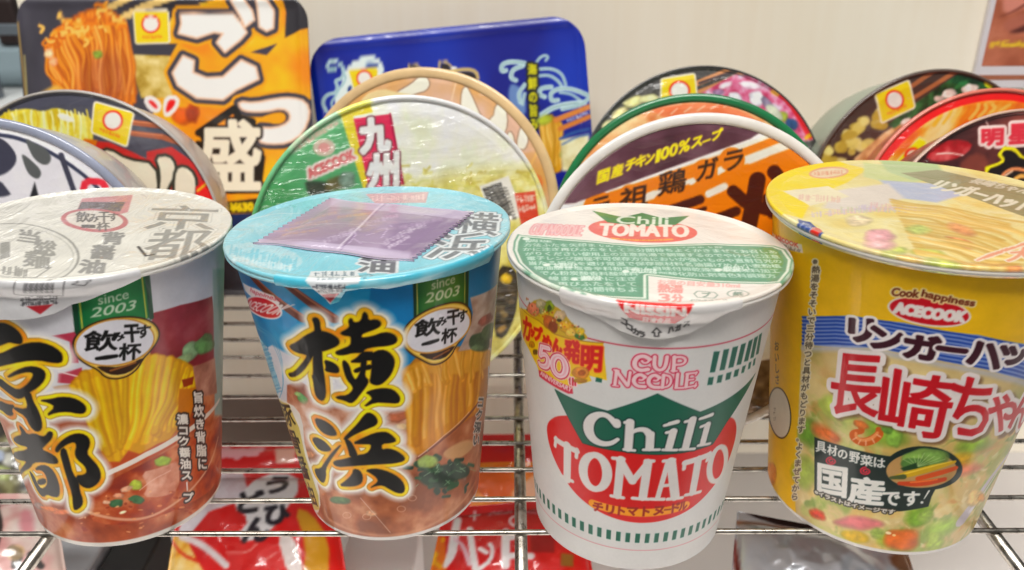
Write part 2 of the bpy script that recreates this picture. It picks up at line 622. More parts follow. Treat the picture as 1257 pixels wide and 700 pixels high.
class Cup:
    def __init__(s, key, cell=0.026):
        x, y, ax, ay, s.R1, s.R0, s.H = CUPS[key]
        zz = np.array([math.tan(math.radians(ax)), math.tan(math.radians(ay)), 1.0]); zz /= np.linalg.norm(zz)
        xx = np.cross([0, 1.0, 0], zz); xx /= np.linalg.norm(xx); yy = np.cross(zz, xx)
        lift = s.R0 * math.sin(math.radians(math.hypot(ax, ay)))      # a leaning cup still stands on the wires
        s.fr = Frame((x, y, 0.11), xx, yy, zz)
        s.Hb = s.H - 0.22
        s.Rb = s.R1 - 0.27
        s.Rm = (s.R0 + s.Rb) / 2
        s.cell = cell

    def rad(s, z):
        return s.R0 + (s.Rb - s.R0) * np.asarray(z) / s.Hb

    def cone(s, px, off=0.0):
        o, d = s.fr.ray(px)
        k = (s.Rb - s.R0) / s.Hb; r0 = s.R0 + off
        a = d[:, 0] ** 2 + d[:, 1] ** 2 - (k * d[:, 2]) ** 2
        b = 2 * (o[0] * d[:, 0] + o[1] * d[:, 1] - k * d[:, 2] * (r0 + k * o[2]))
        c = o[0] ** 2 + o[1] ** 2 - (r0 + k * o[2]) ** 2
        disc = np.maximum(b * b - 4 * a * c, 0)
        t = (-b - np.sqrt(disc)) / (2 * a)
        p = o + t[:, None] * d
        return np.stack([np.arctan2(p[:, 0], -p[:, 1]) * s.Rm, p[:, 2]], 1)

    def body_print(s, base):
        w = math.radians(108) * s.Rm
        return Print(-w, w, 0, s.Hb, s.cell, base, lambda px: s.cone(px), k=(28.0 if s.R1 < 5 else 29.5) / FPX)

    def lid_print(s, base):
        R = s.R1 + .1
        return Print(-R, R, -R, R, s.cell, base, lambda px: s.fr.plane(px, s.H), k=26.0 / FPX)

    def build_body(s, pr, mat, parent, gain, back=None, dent=0.0):
        fa = pr.s / s.Rm
        ba = np.linspace(fa[-1], fa[0] + 2 * np.pi, 30)[1:-1]
        ang = np.concatenate([fa, ba])
        zs = np.concatenate([[0.0, 0.06], np.arange(0.12, s.Hb, s.cell), [s.Hb]])
        A, Z = np.meshgrid(ang, zs)
        r = s.rad(Z)
        r[0] -= .10; r[1] -= .03
        if dent:
            r = r + dent * (noise2(A * s.Rm, Z, 2.2, 5, 2) - .5)
        V = np.stack([r * np.sin(A), -r * np.cos(A), Z], -1).reshape(-1, 3)
        S = np.where(A <= fa[-1], A * s.Rm, np.where(A < np.pi, fa[-1] * s.Rm, fa[0] * s.Rm))
        C = pr.sample(S, Z)
        C = C.reshape(-1, 3)
        F = grid_faces(len(zs), len(ang), True)
        n = len(ang); V = np.vstack([V, [[0, 0, .12]]]); C = np.vstack([C, [[.8, .8, .78]]])
        j = np.arange(n)
        F = np.vstack([F, np.stack([(j + 1) % n, j, np.full(n, len(V) - 1), np.full(n, len(V) - 1)], 1)])
        # the foot: triangles kept as a ring of quads onto a small inner circle
        F = F[:-n]
        inner = np.stack([.2 * np.sin(ang), -.2 * np.cos(ang), np.full(n, .12)], 1)
        k0 = len(V) - 1
        V = np.vstack([V[:-1], inner]); C = np.vstack([C[:-1], np.full((n, 3), .8)])
        F = np.vstack([F, np.stack([(j + 1) % n, j, k0 + j, k0 + (j + 1) % n], 1)])
        return mesh('body', V, F, mat, parent, C, gain=gain)

    def build_lid(s, pr, mat, parent, gain, warp=.03, seed=1, skirt=.3):
        R = s.R1 - .075
        n = int(2.0 * R / s.cell * 1.02)
        rows = R * np.sin(np.linspace(-np.pi / 2 * .992, np.pi / 2 * .992, n))

        def z(X, Y):
            q = np.hypot(X, Y) / R
            e = np.clip((1 - q) * 6, 0, 1)
            return s.H + e * (warp * (noise2(X, Y, 1.7, seed, 3) - .5) * 2 + .03 * (1 - q ** 2)) + .05 * np.clip((q - .93) / .07, 0, 1)
        half = lambda t: np.sqrt(np.maximum(R * R - t * t, 0))
        return sheet('lid', pr, rows, half, mat, parent, z, gain, n,
                     ((.05, .02), (.075, .07), (.06, .13), (.02, .17), (-.06, skirt)))

    TAB = ((-.16, .065), (-.05, .062), (.02, .03), (.045, -.03), (.05, -.10))      # over the edge of the lid: (radius - R1, z - H)

    def tab_r(s, z, off=.1):
        """Radius of the hanging part of the tab at height z."""
        top = s.H - .10
        f = np.clip((top - z) / .55, 0, 1)
        return s.R1 + .05 + (s.rad(z) + off - s.R1 - .05) * (f * f * (3 - 2 * f)) * .9

    def tab_cm(s, px, off=.1):
        px = np.atleast_2d(np.asarray(px, float))
        o = np.full(len(px), .25)
        for _ in range(7):
            q = np.array([s.cone(px[i:i + 1], o[i])[0] for i in range(len(px))])
            o = np.clip(s.tab_r(q[:, 1], off) - s.rad(q[:, 1]), 0, .5)
        return q

    def build_tab(s, pr, lidpr, mat, parent, gain, a0, a1, low, off=.1, wave=.03, seed=3):
        """The lid's pull tab: it bends over the rim at the front and hangs down against the wall of the cup. low(u) is its lower edge, u in 0..1."""
        na = 280; nz = 60
        u = np.linspace(0, 1, na); A = a0 + (a1 - a0) * u
        top = s.H - .12
        lo = np.minimum(low(u), top - .02)
        v = np.linspace(0, 1, nz)[:, None]
        Z = lo + (top - lo) * v
        AA = np.repeat(A[None], nz, 0)
        r = s.tab_r(Z, off) + wave * (noise2(AA * s.Rm, Z, .8, seed, 3) - .5) * 2 * np.clip((top - Z) / .3, 0, 1)
        r = np.maximum(r, s.rad(Z) + .035)
        S = AA * s.Rm
        C = pr.sample(S, Z)
        for dr, dz in s.TAB[::-1]:
            if dz < .06:
                r = np.vstack([r, np.full((1, na), s.R1 + dr)]); Z = np.vstack([Z, np.full((1, na), s.H + dz)]); AA = np.vstack([AA, A[None]])
                C = np.concatenate([C, pr.sample(A * s.Rm, np.full(na, s.H + dz))[None]], 0)
                continue
            rr = np.full((1, na), s.R1 + dr); zz = np.full((1, na), s.H + dz)
            r = np.vstack([r, rr]); Z = np.vstack([Z, zz]); AA = np.vstack([AA, A[None]])
            C = np.concatenate([C, lidpr.sample(np.minimum(rr, s.R1 + .05) * np.sin(A), -np.minimum(rr, s.R1 + .05) * np.cos(A))], 0)
        nz = len(Z)
        V = np.stack([r * np.sin(AA), -r * np.cos(AA), Z], -1).reshape(-1, 3)
        C = C.reshape(-1, 3)
        F = grid_faces(nz, na)
        nV = len(V)
        inn = V.copy(); q = np.hypot(inn[:, 0], inn[:, 1]); inn[:, :2] *= ((q - .02) / q)[:, None]
        inn[-na * 3:, 2] -= .02
        b = np.arange(na)                                      # the lower edge has the thickness of the paper
        F = np.vstack([F, grid_faces(nz, na)[:, ::-1] + nV, np.stack([b[:-1] + nV, b[1:] + nV, b[1:], b[:-1]], 1)])
        return mesh('pull_tab', np.vstack([V, inn]), F, mat, parent, np.vstack([C, C]), gain=gain)

    def tab_print(s, base, off=.1):
        w = math.radians(75) * s.Rm
        return Print(-w, w, s.H - 2.6, s.H + .1, s.cell, base, lambda px: s.tab_cm(px, off), k=24.5 / FPX)

    def rim(s, mat, parent):
        a = s.R1 - .075; h = s.H - .17
        t = np.linspace(0, 2 * np.pi, 13)
        return lathe('rim', [(a + .065 * math.cos(q), h + .08 * math.sin(q)) for q in t], mat, parent, 128)


FILM = dict(rough=.36, coat=.28, coat_rough=.10, paper=.04, spec=.2)
MAT_FILM_CUP = mat_print('film_over_printed_cup', wrinkle=.22, wscale=80, stretch=(1, 1, .35), **FILM)
MAT_PAPER_CUP = mat_print('printed_paper_cup', rough=.45, coat=.12, coat_rough=.2, paper=.04, wrinkle=.05, wscale=60, spec=.25)
MAT_LID = mat_print('printed_foil_lid', rough=.34, coat=.9, coat_rough=.16, paper=.04, wrinkle=.25, wscale=90, distort=1.5)
MAT_LID_FILM = mat_print('lid_under_shrink_film', rough=.36, coat=1.0, coat_rough=.06, paper=.03, wrinkle=.5, wscale=85, distort=3.0, stretch=(1, .45, 1))
MAT_BOWL = mat_print('bowl_lid_under_film', rough=.36, coat=.9, coat_rough=.05, paper=.03, wrinkle=.5, wscale=45, stretch=(1, 2.2, 1), distort=2.2, wdist=.003)
MAT_GREEN = mat_print('bowl_lid_under_creased_film', rough=.36, coat=1.0, coat_rough=.04, paper=.03, wrinkle=.75, wscale=42, stretch=(.7, 2.6, 1), distort=2.6, wdist=.0055)
MAT_TRAY = mat_print('tray_lid_under_film', rough=.38, coat=.7, coat_rough=.10, paper=.03, wrinkle=.25, wscale=40, distort=1.0)

BLACK = (16, 14, 14)


def gold(s_, t_):
    return ramp(noise2(s_, t_, .9, 11, 3), [(.25, (250, 226, 60)), (.5, (244, 204, 52)), (.75, (226, 142, 36))])


BRUSH = [(.36, (232, 228, 226), .24, .92), (.25, (240, 232, 214), .05, 1), (.178, (176, 140, 60), .03, 1), (.15, gold, .03, 1), (.03, (120, 92, 30), .03, .9), (0.0, BLACK, .02, 1)]


def soup(c0, c1, c2, sc=.8, seed=3):
    return lambda s_, t_: ramp(noise2(s_, t_, sc, seed, 4), [(.25, c0), (.5, c1), (.78, c2)])


def badge(pr, Z, outer, white, foot, rot):
    """The bowl-shaped badge with 'nomihosu ippai' brushed on it."""
    pr.at(*Z)
    pr.poly(outer, (58, 38, 26), 2, 2, grow=2)
    pr.poly(outer, (214, 174, 78), 3, 2, grow=-8)
    pr.poly(outer, (240, 208, 120), 6, 2, grow=-17)
    pr.poly(foot, (52, 32, 22), 3, 1)
    (cx, cy), rx, ry = white
    pr.ell((cx, cy), rx + 9, ry + 9, (196, 142, 66), rot, 2)
    pr.ell((cx, cy), rx, ry, (222, 220, 226), rot, 2)


def build_kyoto():
    c = Cup('kyoto')
    t = thing('noodle_cup', c.fr, 'noodle cup with gold-rimmed black 京都 brush lettering and a plain off-white lid', 'noodle cup', 'noodle cups in the front row')
    p = c.body_print((206, 205, 210))
    S, T = p.S, p.T
    # lower photograph of soup; upper white; maroon band behind the noodles
    p.fill(np.clip((6.1 - T + .25 * np.sin(S * 1.1)) / .6, 0, 1), soup((128, 54, 32), (166, 80, 50), (204, 136, 98), .9, 4))
    E = (70, 330, 5.0); F = (90, 450, 3.684); A = (0, 390, 5.386); B = (0, 510, 5.386)
    mar = soup((122, 44, 50), (148, 58, 66), (170, 92, 96), 1.0, 8)
    p.at(*E).poly([(585, 272), (760, 222), (952, 168), (975, 400), (975, 760), (560, 760)], mar, 3)
    p.at(*A).poly([(345, 120), (505, 92), (520, 300), (470, 300), (460, 160)], (176, 66, 84), 5)
    p.at(*A).poly([(385, 372), (540, 330), (560, 440), (380, 430)], (180, 70, 84), 10)
    p.at(*A).poly([(345, 455), (520, 430), (520, 470), (360, 475)], (190, 150, 120), 12)
    p.at(*A).stroke([(385, 355), (520, 390)], 9, (240, 224, 222), 4)
    # right edge: reflection in the shrink film, painted as a pale greenish band
    p.at(*E).poly([(955, 0), (1040, 0), (1040, 900), (968, 900)], (150, 170, 165), 24)
    # leaf
    p.at(*E).blobs([(830, 500, 70, 52, -35, (128, 158, 118)), (905, 470, 60, 50, -40, (96, 138, 84)), (780, 560, 56, 30, -30, (140, 164, 120)), (925, 420, 30, 22, 0, (80, 110, 66))], 2, 9)
    p.at(*F)
    p.poly([(-10, 60), (60, 20), (200, -30), (330, -60), (480, -40), (570, 20), (560, 90), (500, 110), (472, 320), (180, 470), (120, 380), (60, 250)], (206, 150, 38), 12, 1)
    p.strands([(0, 90), (60, 30), (180, -10), (300, -40), (420, -40), (500, 0), (560, 45)], [(110, 330), (150, 420), (205, 430), (255, 370), (320, 380), (400, 330), (470, 290)], 30, 29,
              (206, 142, 32), (234, 186, 48), (248, 220, 100), 4, .032, .5, .16)
    p.poly([(490, 60), (545, 45), (540, 80), (500, 95)], (150, 60, 40), 5)
    p.poly([(478, 100), (520, 100), (560, 90), (520, 260), (468, 300)], (196, 118, 40), 10)
    p.poly([(540, 0), (640, -40), (650, 120), (560, 140)], soup((150, 100, 84), (176, 122, 104), (196, 150, 130), .5, 3), 10)
    # soup behind the strands, edge of the bowl, soup surface
    p.poly([(130, 385), (160, 430), (210, 432), (250, 380), (300, 395), (380, 350), (455, 320), (470, 345), (180, 480)], (178, 76, 40), 10)
    p.stroke([(120, 500), (180, 472), (330, 398), (475, 318), (600, 225), (660, 150)], [26, 28, 30, 32, 30, 20], (226, 216, 206), 4)
    p.poly([(100, 560), (190, 500), (330, 430), (475, 352), (610, 262), (670, 210), (690, 420), (640, 540), (520, 620), (340, 690), (180, 720), (60, 690)], soup((130, 46, 26), (170, 72, 42), (206, 130, 90), .7, 5), 6, 1)
    p.stroke([(20, 640), (180, 690), (320, 690), (430, 640), (540, 550), (620, 440), (655, 320)], [20, 18, 16, 14, 14, 16, 14], (222, 176, 146), 10, 2, .8)
    p.poly([(300, 480), (400, 455), (480, 420), (480, 560), (400, 590), (310, 590), (340, 540)], soup((186, 110, 84), (204, 136, 110), (222, 168, 146), .4, 6), 8, 1)
    p.stroke([(300, 560), (360, 510), (440, 470)], 5, (226, 180, 160), 4, 1)
    p.blobs([(405, 428, 44, 24, -12, (150, 176, 66)), (282, 535, 32, 24, -10, (166, 180, 76)), (195, 618, 34, 20, -8, (56, 96, 62)), (285, 602, 36, 20, 5, (62, 104, 66)), (240, 555, 30, 12, -20, (222, 170, 140)),
             (205, 585, 26, 12, 0, (214, 150, 120)), (150, 615, 20, 8, 0, (226, 180, 150)), (225, 660, 18, 6, -20, (250, 230, 190))], 7, 5)
    r = random.Random(3)
    for i in range(60):
        x, y = r.uniform(30, 560), r.uniform(560, 760)
        p.ell((x, y), r.uniform(4, 15), r.uniform(2, 6), r.choice([(226, 150, 100), (160, 60, 36), (236, 180, 130), (140, 50, 34)]), r.uniform(-30, 10), 4, .7)
    # lower left: soup and noodles near the edge
    p.at(*B).blobs([(260, 600, 40, 20, 20, (150, 120, 110)), (330, 620, 60, 16, 10, (214, 120, 70)), (200, 560, 40, 20, 30, (190, 110, 80)), (420, 640, 70, 18, 0, (206, 110, 66))], 9, 8)
    # banner
    p.at(*E)
    p.poly([(70, 60), (550, 20), (580, 300), (350, 340), (126, 392)], (34, 110, 62), 2)
    p.poly([(200, 120), (480, 60), (520, 280), (230, 330)], (66, 140, 84), 90, 0, .8)
    for a, b in (((92, 60), (126, 392)), ((552, 20), (580, 300))):
        p.stroke([a, b], 26, (24, 66, 44), 4)
    p.stroke([(124, 60), (158, 385)], 7, (190, 190, 84), 2); p.stroke([(520, 40), (550, 300)], 7, (190, 190, 84), 2)
    p.text('since', ((255, 222), (440, 182), (250, 168)), (206, 222, 200), .004)
    p.text('2003', ((205, 300), (474, 250), (222, 240)), (206, 222, 200), .006)
    badge(p, E, [(90, 470), (110, 410), (180, 350), (280, 310), (400, 290), (520, 296), (600, 330), (636, 390), (620, 450), (572, 510), (530, 555), (500, 612), (440, 662), (360, 682), (290, 668), (250, 622), (180, 592), (112, 540)],
          ((354, 452), 240, 136), [(230, 592), (400, 606), (545, 535), (500, 590), (440, 640), (350, 656), (285, 634)], -9)
    p.stroke([(330, 625), (480, 575)], 14, (150, 92, 50), 6)
    p.chars('飲', [(165, 365, 385, 505, -8, 6)], BLACK, bold=.022); p.chars('み', [(335, 410, 395, 445, -6, 4)], BLACK, bold=.016)
    p.chars('干', [(420, 505, 348, 452, -6, -8)], BLACK, bold=.024); p.chars('す', [(492, 572, 352, 426, -8, 0)], BLACK, bold=.016)
    p.stroke([(245, 552), (300, 545), (362, 536)], [22, 30, 24], BLACK); p.chars('杯', [(380, 510, 462, 562, -8, 4)], BLACK, bold=.02)
    # two lines of small vertical writing
    p.at(*F)
    p.column('旨炊き背脂に', (562, 112), (585, 470), 46, (228, 222, 214), out=[(.075, (52, 34, 30))], bold=.022)
    p.column('濃コク醤油スープ', (492, 214), (520, 618), 50, (228, 222, 214), out=[(.075, (52, 34, 30))], bold=.022)
    # 京 and 都
    k = lambda L: [((x / 5.386), y / 5.386 + 390) for x, y in L]
    m = lambda L: [((x / 5.386), y / 5.386 + 510) for x, y in L]
    p.at()
    p.union([k([(-70, 60), (0, 35), (40, 40), (90, 65), (130, 100), (150, 145), (140, 175), (100, 170), (60, 160), (20, 175), (-20, 190), (-60, 150)]),
             k([(-250, 330), (-200, 290), (0, 245), (130, 180), (240, 160), (330, 180), (400, 225), (415, 270), (400, 300), (330, 295), (260, 280), (150, 285), (0, 318), (-150, 350), (-220, 362)]),
             k([(50, 390), (110, 350), (190, 322), (260, 330), (300, 360), (295, 410), (250, 460), (190, 495), (150, 530), (110, 535), (60, 500), (0, 450), (-40, 420), (-60, 390), (0, 400), (60, 450), (120, 482), (170, 455), (210, 410), (225, 370), (190, 355), (120, 370), (60, 395)]),
             k([(150, 490), (200, 490), (215, 550), (250, 610), (275, 680), (275, 740), (240, 755), (200, 720), (170, 650), (100, 610), (85, 590), (175, 610), (185, 570)]),
             k([(-60, 540), (0, 550), (50, 575), (100, 580), (75, 610), (90, 640), (60, 650), (0, 600), (-60, 580)]),
             k([(260, 548), (340, 540), (400, 525), (480, 530), (540, 560), (570, 595), (560, 630), (520, 635), (450, 620), (370, 625), (305, 650), (370, 590), (320, 560)]),
             m([(125, 65), (150, 85), (180, 130), (230, 120), (270, 140), (300, 140), (325, 105), (350, 115), (340, 155), (310, 185), (270, 225), (330, 250), (375, 280), (385, 315), (350, 320), (280, 305), (220, 310), (200, 345), (160, 365), (140, 395), (130, 385), (165, 330), (180, 300), (120, 290), (88, 262), (110, 240), (180, 232), (185, 205), (120, 190), (85, 160), (110, 140), (150, 130)]),
             m([(195, 365), (225, 400), (245, 450), (275, 490), (310, 470), (315, 430), (300, 385), (270, 358), (230, 360), (260, 332), (310, 330), (355, 370), (385, 440), (395, 500), (385, 540), (345, 535), (310, 520), (285, 540), (255, 510), (225, 450), (205, 400)]),
             m([(245, 430), (300, 415), (305, 450), (255, 460)]),
             m([(395, 235), (430, 210), (455, 290), (480, 390), (520, 430), (525, 500), (548, 560), (540, 600), (495, 630), (485, 600), (480, 520), (450, 430), (420, 330)]),
             m([(365, 235), (375, 205), (420, 160), (480, 125), (540, 120), (585, 145), (595, 190), (570, 250), (600, 285), (650, 340), (668, 400), (650, 445), (600, 480), (560, 478), (520, 450), (500, 400), (560, 395), (578, 370), (560, 330), (510, 290), (495, 250), (510, 200), (490, 172), (440, 190), (400, 220), (380, 245)])],
            BRUSH, 1)
    p.fill(np.clip((.30 - T) / .03, 0, 1), (208, 203, 196))
    p.mottle(.5, .08, 3)
    c.build_body(p, MAT_FILM_CUP, t, 1.02)
    # lid: lettering on off-white, greyed with the haze of reflected light painted in
    q = c.lid_print((229, 226, 215)).at(0, 230, 3.183)
    G, G2 = (158, 156, 148), (196, 194, 184)
    q.ell((72, 262), 236, 118, G, 4, 2, 1, 9); q.ell((72, 262), 216, 104, G2, 4, 2, 1, 5)
    q.chars('当総麺', [(70, 150, 165, 215, 10, 10), (130, 215, 205, 262, 10, 10), (90, 190, 250, 308, 10, 10)], G, bold=.03)
    q.poly([(0, 222), (40, 215), (40, 275), (0, 285)], G, 3); q.scribble((0, 320), (110, 335), 40, G, 5, 2)
    q.stroke([(110, 318), (200, 312), (140, 352), (60, 356)], 7, G)
    q.poly([(320, 45), (520, 30), (500, 100), (420, 120), (300, 96)], (206, 150, 150), 5)
    q.poly([(318, 58), (490, 60), (470, 98), (300, 96)], (120, 110, 108), 5)
    q.ell((370, 132), 132, 46, (196, 130, 130), 4, 2); q.ell((370, 130), 112, 36, (228, 220, 208), 4, 2)
    q.chars('飲み干す', [(298, 352, 98, 140), (350, 385, 108, 140), (385, 430, 100, 142), (425, 462, 105, 135)], (110, 105, 100), bold=.012)
    q.chars('一杯', [(320, 372, 150, 162), (378, 430, 140, 172)], (110, 105, 100), bold=.01)
    for ch, bx in (('京', (560, 835, 70, 170, 6, 40)), ('都', (545, 800, 170, 285, -6, 50))):
        q.chars(ch, [bx], G, bold=.03, out=[(.13, G2), (.10, (230, 226, 214))])
    q.chars('背醤油', [(395, 478, 178, 222, 4, 12), (352, 440, 226, 280, 4, 14), (305, 400, 285, 335, 4, 16)], (150, 148, 142), bold=.045)
    q.stroke([(540, 232), (570, 268), (600, 262)], 12, (70, 66, 62), 2); q.scribble((700, 318), (880, 240), 10, (170, 160, 150), 14, 3)
    q.mottle(.8, .05, 5)
    c.build_lid(q, MAT_LID_FILM, t, .92, .035, 2)
    # tab
    w = c.tab_print((214, 213, 214)).at(0, 230, 3.183)
    w.stroke([(58, 372), (56, 418), (246, 424), (252, 366)], 3, (60, 58, 60))
    for i in range(17):
        w.stroke([(96 + i * 7, 378), (94 + i * 7, 412)], [2.5, 4, 1.6][i % 3], (70, 68, 70))
    w.scribble((80, 436), (226, 430), 17, (60, 58, 62), 11, 4); w.scribble((80, 456), (226, 450), 17, (60, 58, 62), 10, 5)
    w.poly([(104, 464), (208, 458), (158, 496)], (178, 44, 54), 1)
    w.stroke([(280, 380), (330, 384), (356, 362), (310, 366), (280, 380)], 3, (60, 58, 60))
    aa = c.tab_cm(np.array([[-70, 372.], [172, 352.]]))[:, 0] / c.Rm
    zc = c.cone(np.array([[30, 391.], [100, 366.], [140, 356.]]), .1)[:, 1]
    xs = c.tab_cm(np.array([[-60, 385.], [-10, 392.], [40, 391.], [66, 386.], [88, 374.], [106, 369.], [150, 352.], [172, 342.]]), .1)
    low = lambda u: np.minimum(np.interp(aa[0] + (aa[1] - aa[0]) * u, xs[:, 0] / c.Rm, xs[:, 1]), c.H - .25)
    c.build_tab(w, q, MAT_LID, t, .96, aa[0], aa[1], low, .1, .05, 6)
    c.rim(WHITE_PAPER, t)
    return c


def build_yokohama():
    c = Cup('yokohama')
    t = thing('noodle_cup', c.fr, 'noodle cup with black 横浜 brush lettering, turquoise lid and purple sachet on top', 'noodle cup', 'noodle cups in the front row')
    p = c.body_print((212, 210, 216))
    S, T = p.S, p.T
    sea = lambda s_, t_: ramp(noise2(s_, t_, 1.6, 14, 3), [(.3, (28, 116, 172)), (.6, (52, 146, 196)), (.8, (96, 176, 214))])
    p.fill(np.clip((T - 7.5 + .12 * S) / .15, 0, 1), sea)
    p.fill(np.clip((5.2 - T) / .7, 0, 1), soup((120, 68, 44), (156, 94, 66), (196, 142, 110), .9, 15))
    C = (345, 380, 5.382); D = (345, 490, 5.6); G = (470, 320, 4.667); Q = (290, 430, 2.591); X = (260, 340, 4.375)
    p.at(*X).poly([(150, -60), (720, -60), (720, 180), (640, 220), (500, 200), (370, 340), (300, 380), (240, 300)], sea, 6)
    p.at(*G).poly([(-60, 90), (170, 90), (180, 330), (60, 360), (0, 300), (-80, 240)], (34, 124, 180), 8)
    p.at(*G).poly([(490, -40), (690, -80), (680, 110), (655, 130), (490, 212)], (44, 116, 158), 4)
    # chopsticks
    for a, b in (((215, 0), (480, 220)), ((400, 40), (655, 225))):
        p.at(*X).stroke([a, b], [44, 54], (104, 54, 42), 8); p.stroke([(a[0] + 12, a[1] - 4), (b[0] + 6, b[1] - 14)], [12, 14], (170, 104, 82), 8)
    # maker's oval
    p.at(*X)
    p.poly([(165, 28), (230, 60), (330, 100), (365, 140), (350, 170), (250, 130), (180, 75)], (236, 226, 226), 2)
    p.text('happiness', ((205, 84), (360, 140), (210, 58)), (196, 60, 80), .002)
    p.ell((280, 165), 104, 54, (232, 222, 224), 22, 2); p.ell((280, 165), 94, 46, (196, 52, 62), 22, 2)
    p.text('ACECOOK', ((196, 152), (352, 204), (206, 122)), (236, 224, 222), .010)
    # pale round stamp at left
    for k in (0, 16, 30):
        p.stroke([(215 + k, 260), (290 + k, 300), (350 + k * .6, 400), (380 + k * .2, 500), (385, 620), (345, 670)], 5, (110, 170, 200), 3, 2)
    p.at(*X).poly([(240, 300), (300, 380), (345, 520), (372, 600), (350, 650), (300, 520)], (150, 196, 214), 14, 1)
    p.scribble((270, 330), (360, 620), 40, (80, 150, 190), 12, 7)
    # greens and meat to the left of the letters
    p.at(*C).poly([(40, 500), (120, 470), (200, 520), (210, 640), (120, 700), (40, 620)], soup((130, 66, 46), (160, 96, 72), (190, 130, 100), .4, 4), 12)
    p.at(*C).blobs([(140, 590, 46, 26, 50, (90, 150, 84)), (110, 560, 22, 14, 20, (150, 190, 120)), (310, 680, 50, 22, 20, (70, 130, 76)), (330, 470, 40, 30, 0, (206, 204, 214))], 3, 8)
    p.at(*Q).poly([(150, 170), (250, 160), (380, 190), (540, 180), (560, 300), (200, 300)], soup((170, 108, 82), (200, 150, 126), (222, 190, 172), .5, 5), 26)
    p.at(*D).blobs([(800, 120, 80, 40, -10, (178, 104, 78)), (840, 190, 60, 20, 0, (222, 190, 150)), (200, 380, 36, 24, 0, (190, 130, 90)), (310, 660, 30, 16, 0, (190, 120, 80)), (400, 690, 34, 16, 10, (60, 110, 60))], 8, 8)
    # noodles lifted from the bowl
    p.at(*Q)
    p.poly([(545, 60), (600, 10), (700, -10), (800, 0), (800, 180), (740, 220), (660, 280), (580, 330), (545, 300)], (186, 118, 46), 12)
    p.strands([(540, 70), (600, 20), (690, 0), (800, -10)], [(560, 320), (610, 325), (680, 270), (760, 190)], 24, 25, (190, 120, 42), (216, 150, 60), (236, 186, 104), 12, .022, .55, .10)
    p.at(*G).poly([(150, 600), (260, 560), (420, 520), (560, 500), (640, 520), (640, 600), (150, 640)], (218, 160, 74), 14, 1, .8)
    p.at(*G).strands([(140, 640), (260, 560), (400, 520), (560, 500), (640, 540)], [(160, 760), (300, 720), (420, 700), (560, 690), (640, 680)], 18, 26, (200, 134, 54), (222, 160, 70), (238, 194, 112), 5, .03, .55, .2)
    p.at(*G).poly([(500, 212), (655, 130), (640, 500), (540, 500), (430, 520), (500, 380), (515, 300)], soup((150, 120, 108), (178, 156, 142), (204, 190, 180), .6, 9), 10)
    p.at(*G).blobs([(560, 470, 60, 60, -20, (64, 84, 60)), (600, 410, 36, 56, 30, (88, 108, 80)), (590, 340, 50, 24, -40, (150, 90, 80)), (540, 500, 40, 16, 0, (100, 124, 90))], 4, 9)
    # chopstick line, spoon, soup, spinach
    p.at(*Q)
    p.poly([(560, 345), (700, 240), (775, 190), (800, 170), (790, 420), (700, 540), (480, 600), (300, 560), (260, 430), (480, 440), (560, 400)], soup((126, 68, 42), (162, 94, 62), (196, 136, 102), .8, 16), 8, 1)
    p.stroke([(575, 345), (660, 280), (740, 205), (780, 150)], [8, 10, 12, 10], (120, 66, 50), 3)
    p.stroke([(580, 338), (660, 272), (740, 197)], 4, (220, 180, 160), 2)
    p.poly([(650, 330), (690, 300), (740, 280), (760, 300), (720, 340), (680, 350)], (196, 150, 108), 10, 2)
    p.poly([(575, 400), (610, 372), (660, 366), (700, 352), (745, 372), (740, 400), (700, 412), (670, 440), (630, 440), (590, 425)], (30, 54, 36), 12, 2)
    r = random.Random(8)
    for i in range(46):
        x = r.gauss(660, 52); y = r.gauss(398, 26)
        p.stroke([(x, y), (x + r.uniform(-30, 30), y + r.uniform(-16, 10))], r.uniform(10, 24), r.choice([(20, 44, 30), (36, 64, 42), (46, 80, 52), (26, 52, 34)]), 6)
    for i in range(16):
        x = r.gauss(655, 46); y = r.gauss(385, 24)
        p.stroke([(x, y), (x + r.uniform(-22, 22), y + r.uniform(-16, 16))], 3, (140, 170, 132), 2, 0, .8)
    p.blobs([(608, 356, 32, 22, -10, (150, 170, 96)), (330, 478, 30, 12, 5, (84, 110, 70)), (430, 520, 16, 10, 0, (200, 150, 116))], 6, 5)
    p.stroke([(300, 540), (440, 590), (560, 580), (680, 520), (760, 420)], [10, 12, 12, 12, 10], (214, 160, 126), 14, 2, .6)
    p.stroke([(395, 470), (430, 510), (460, 545), (490, 580)], 2.5, (226, 196, 176), 1.5, 1, .8)
    for x, y in ((352, 525), (415, 530), (525, 505), (560, 470)):
        p.ell((x, y), 13, 9, (226, 186, 160), 0, 1, .7, 2.5)
    # black-on-gold strip at far left
    p.at(300, 440, 3.5)
    p.poly([(130, 160), (200, 190), (250, 250), (262, 400), (320, 540), (330, 660), (280, 670), (215, 480), (150, 260)], (226, 222, 214), 4, 1)
    p.poly([(140, 172), (190, 196), (236, 300), (262, 420), (318, 590), (322, 650), (284, 655), (222, 480), (158, 262)], (206, 190, 112), 3)
    p.column('豚骨醤油', (172, 184), (302, 640), 50, (22, 20, 20), w2=40, bold=.022, tilt=.3)
    # since 2003 + badge
    p.at(*G)
    p.poly([(172, 100), (495, 20), (490, 260), (340, 280), (182, 318)], (36, 96, 46), 2)
    p.poly([(240, 120), (440, 70), (440, 220), (240, 270)], (92, 140, 62), 70, 0, .75)
    p.stroke([(180, 108), (184, 320)], 14, (24, 52, 34), 3); p.stroke([(484, 30), (482, 260)], 14, (24, 52, 34), 3)
    p.stroke([(196, 106), (198, 316)], 4, (206, 190, 100), 1); p.stroke([(470, 40), (468, 250)], 4, (206, 190, 100), 1)
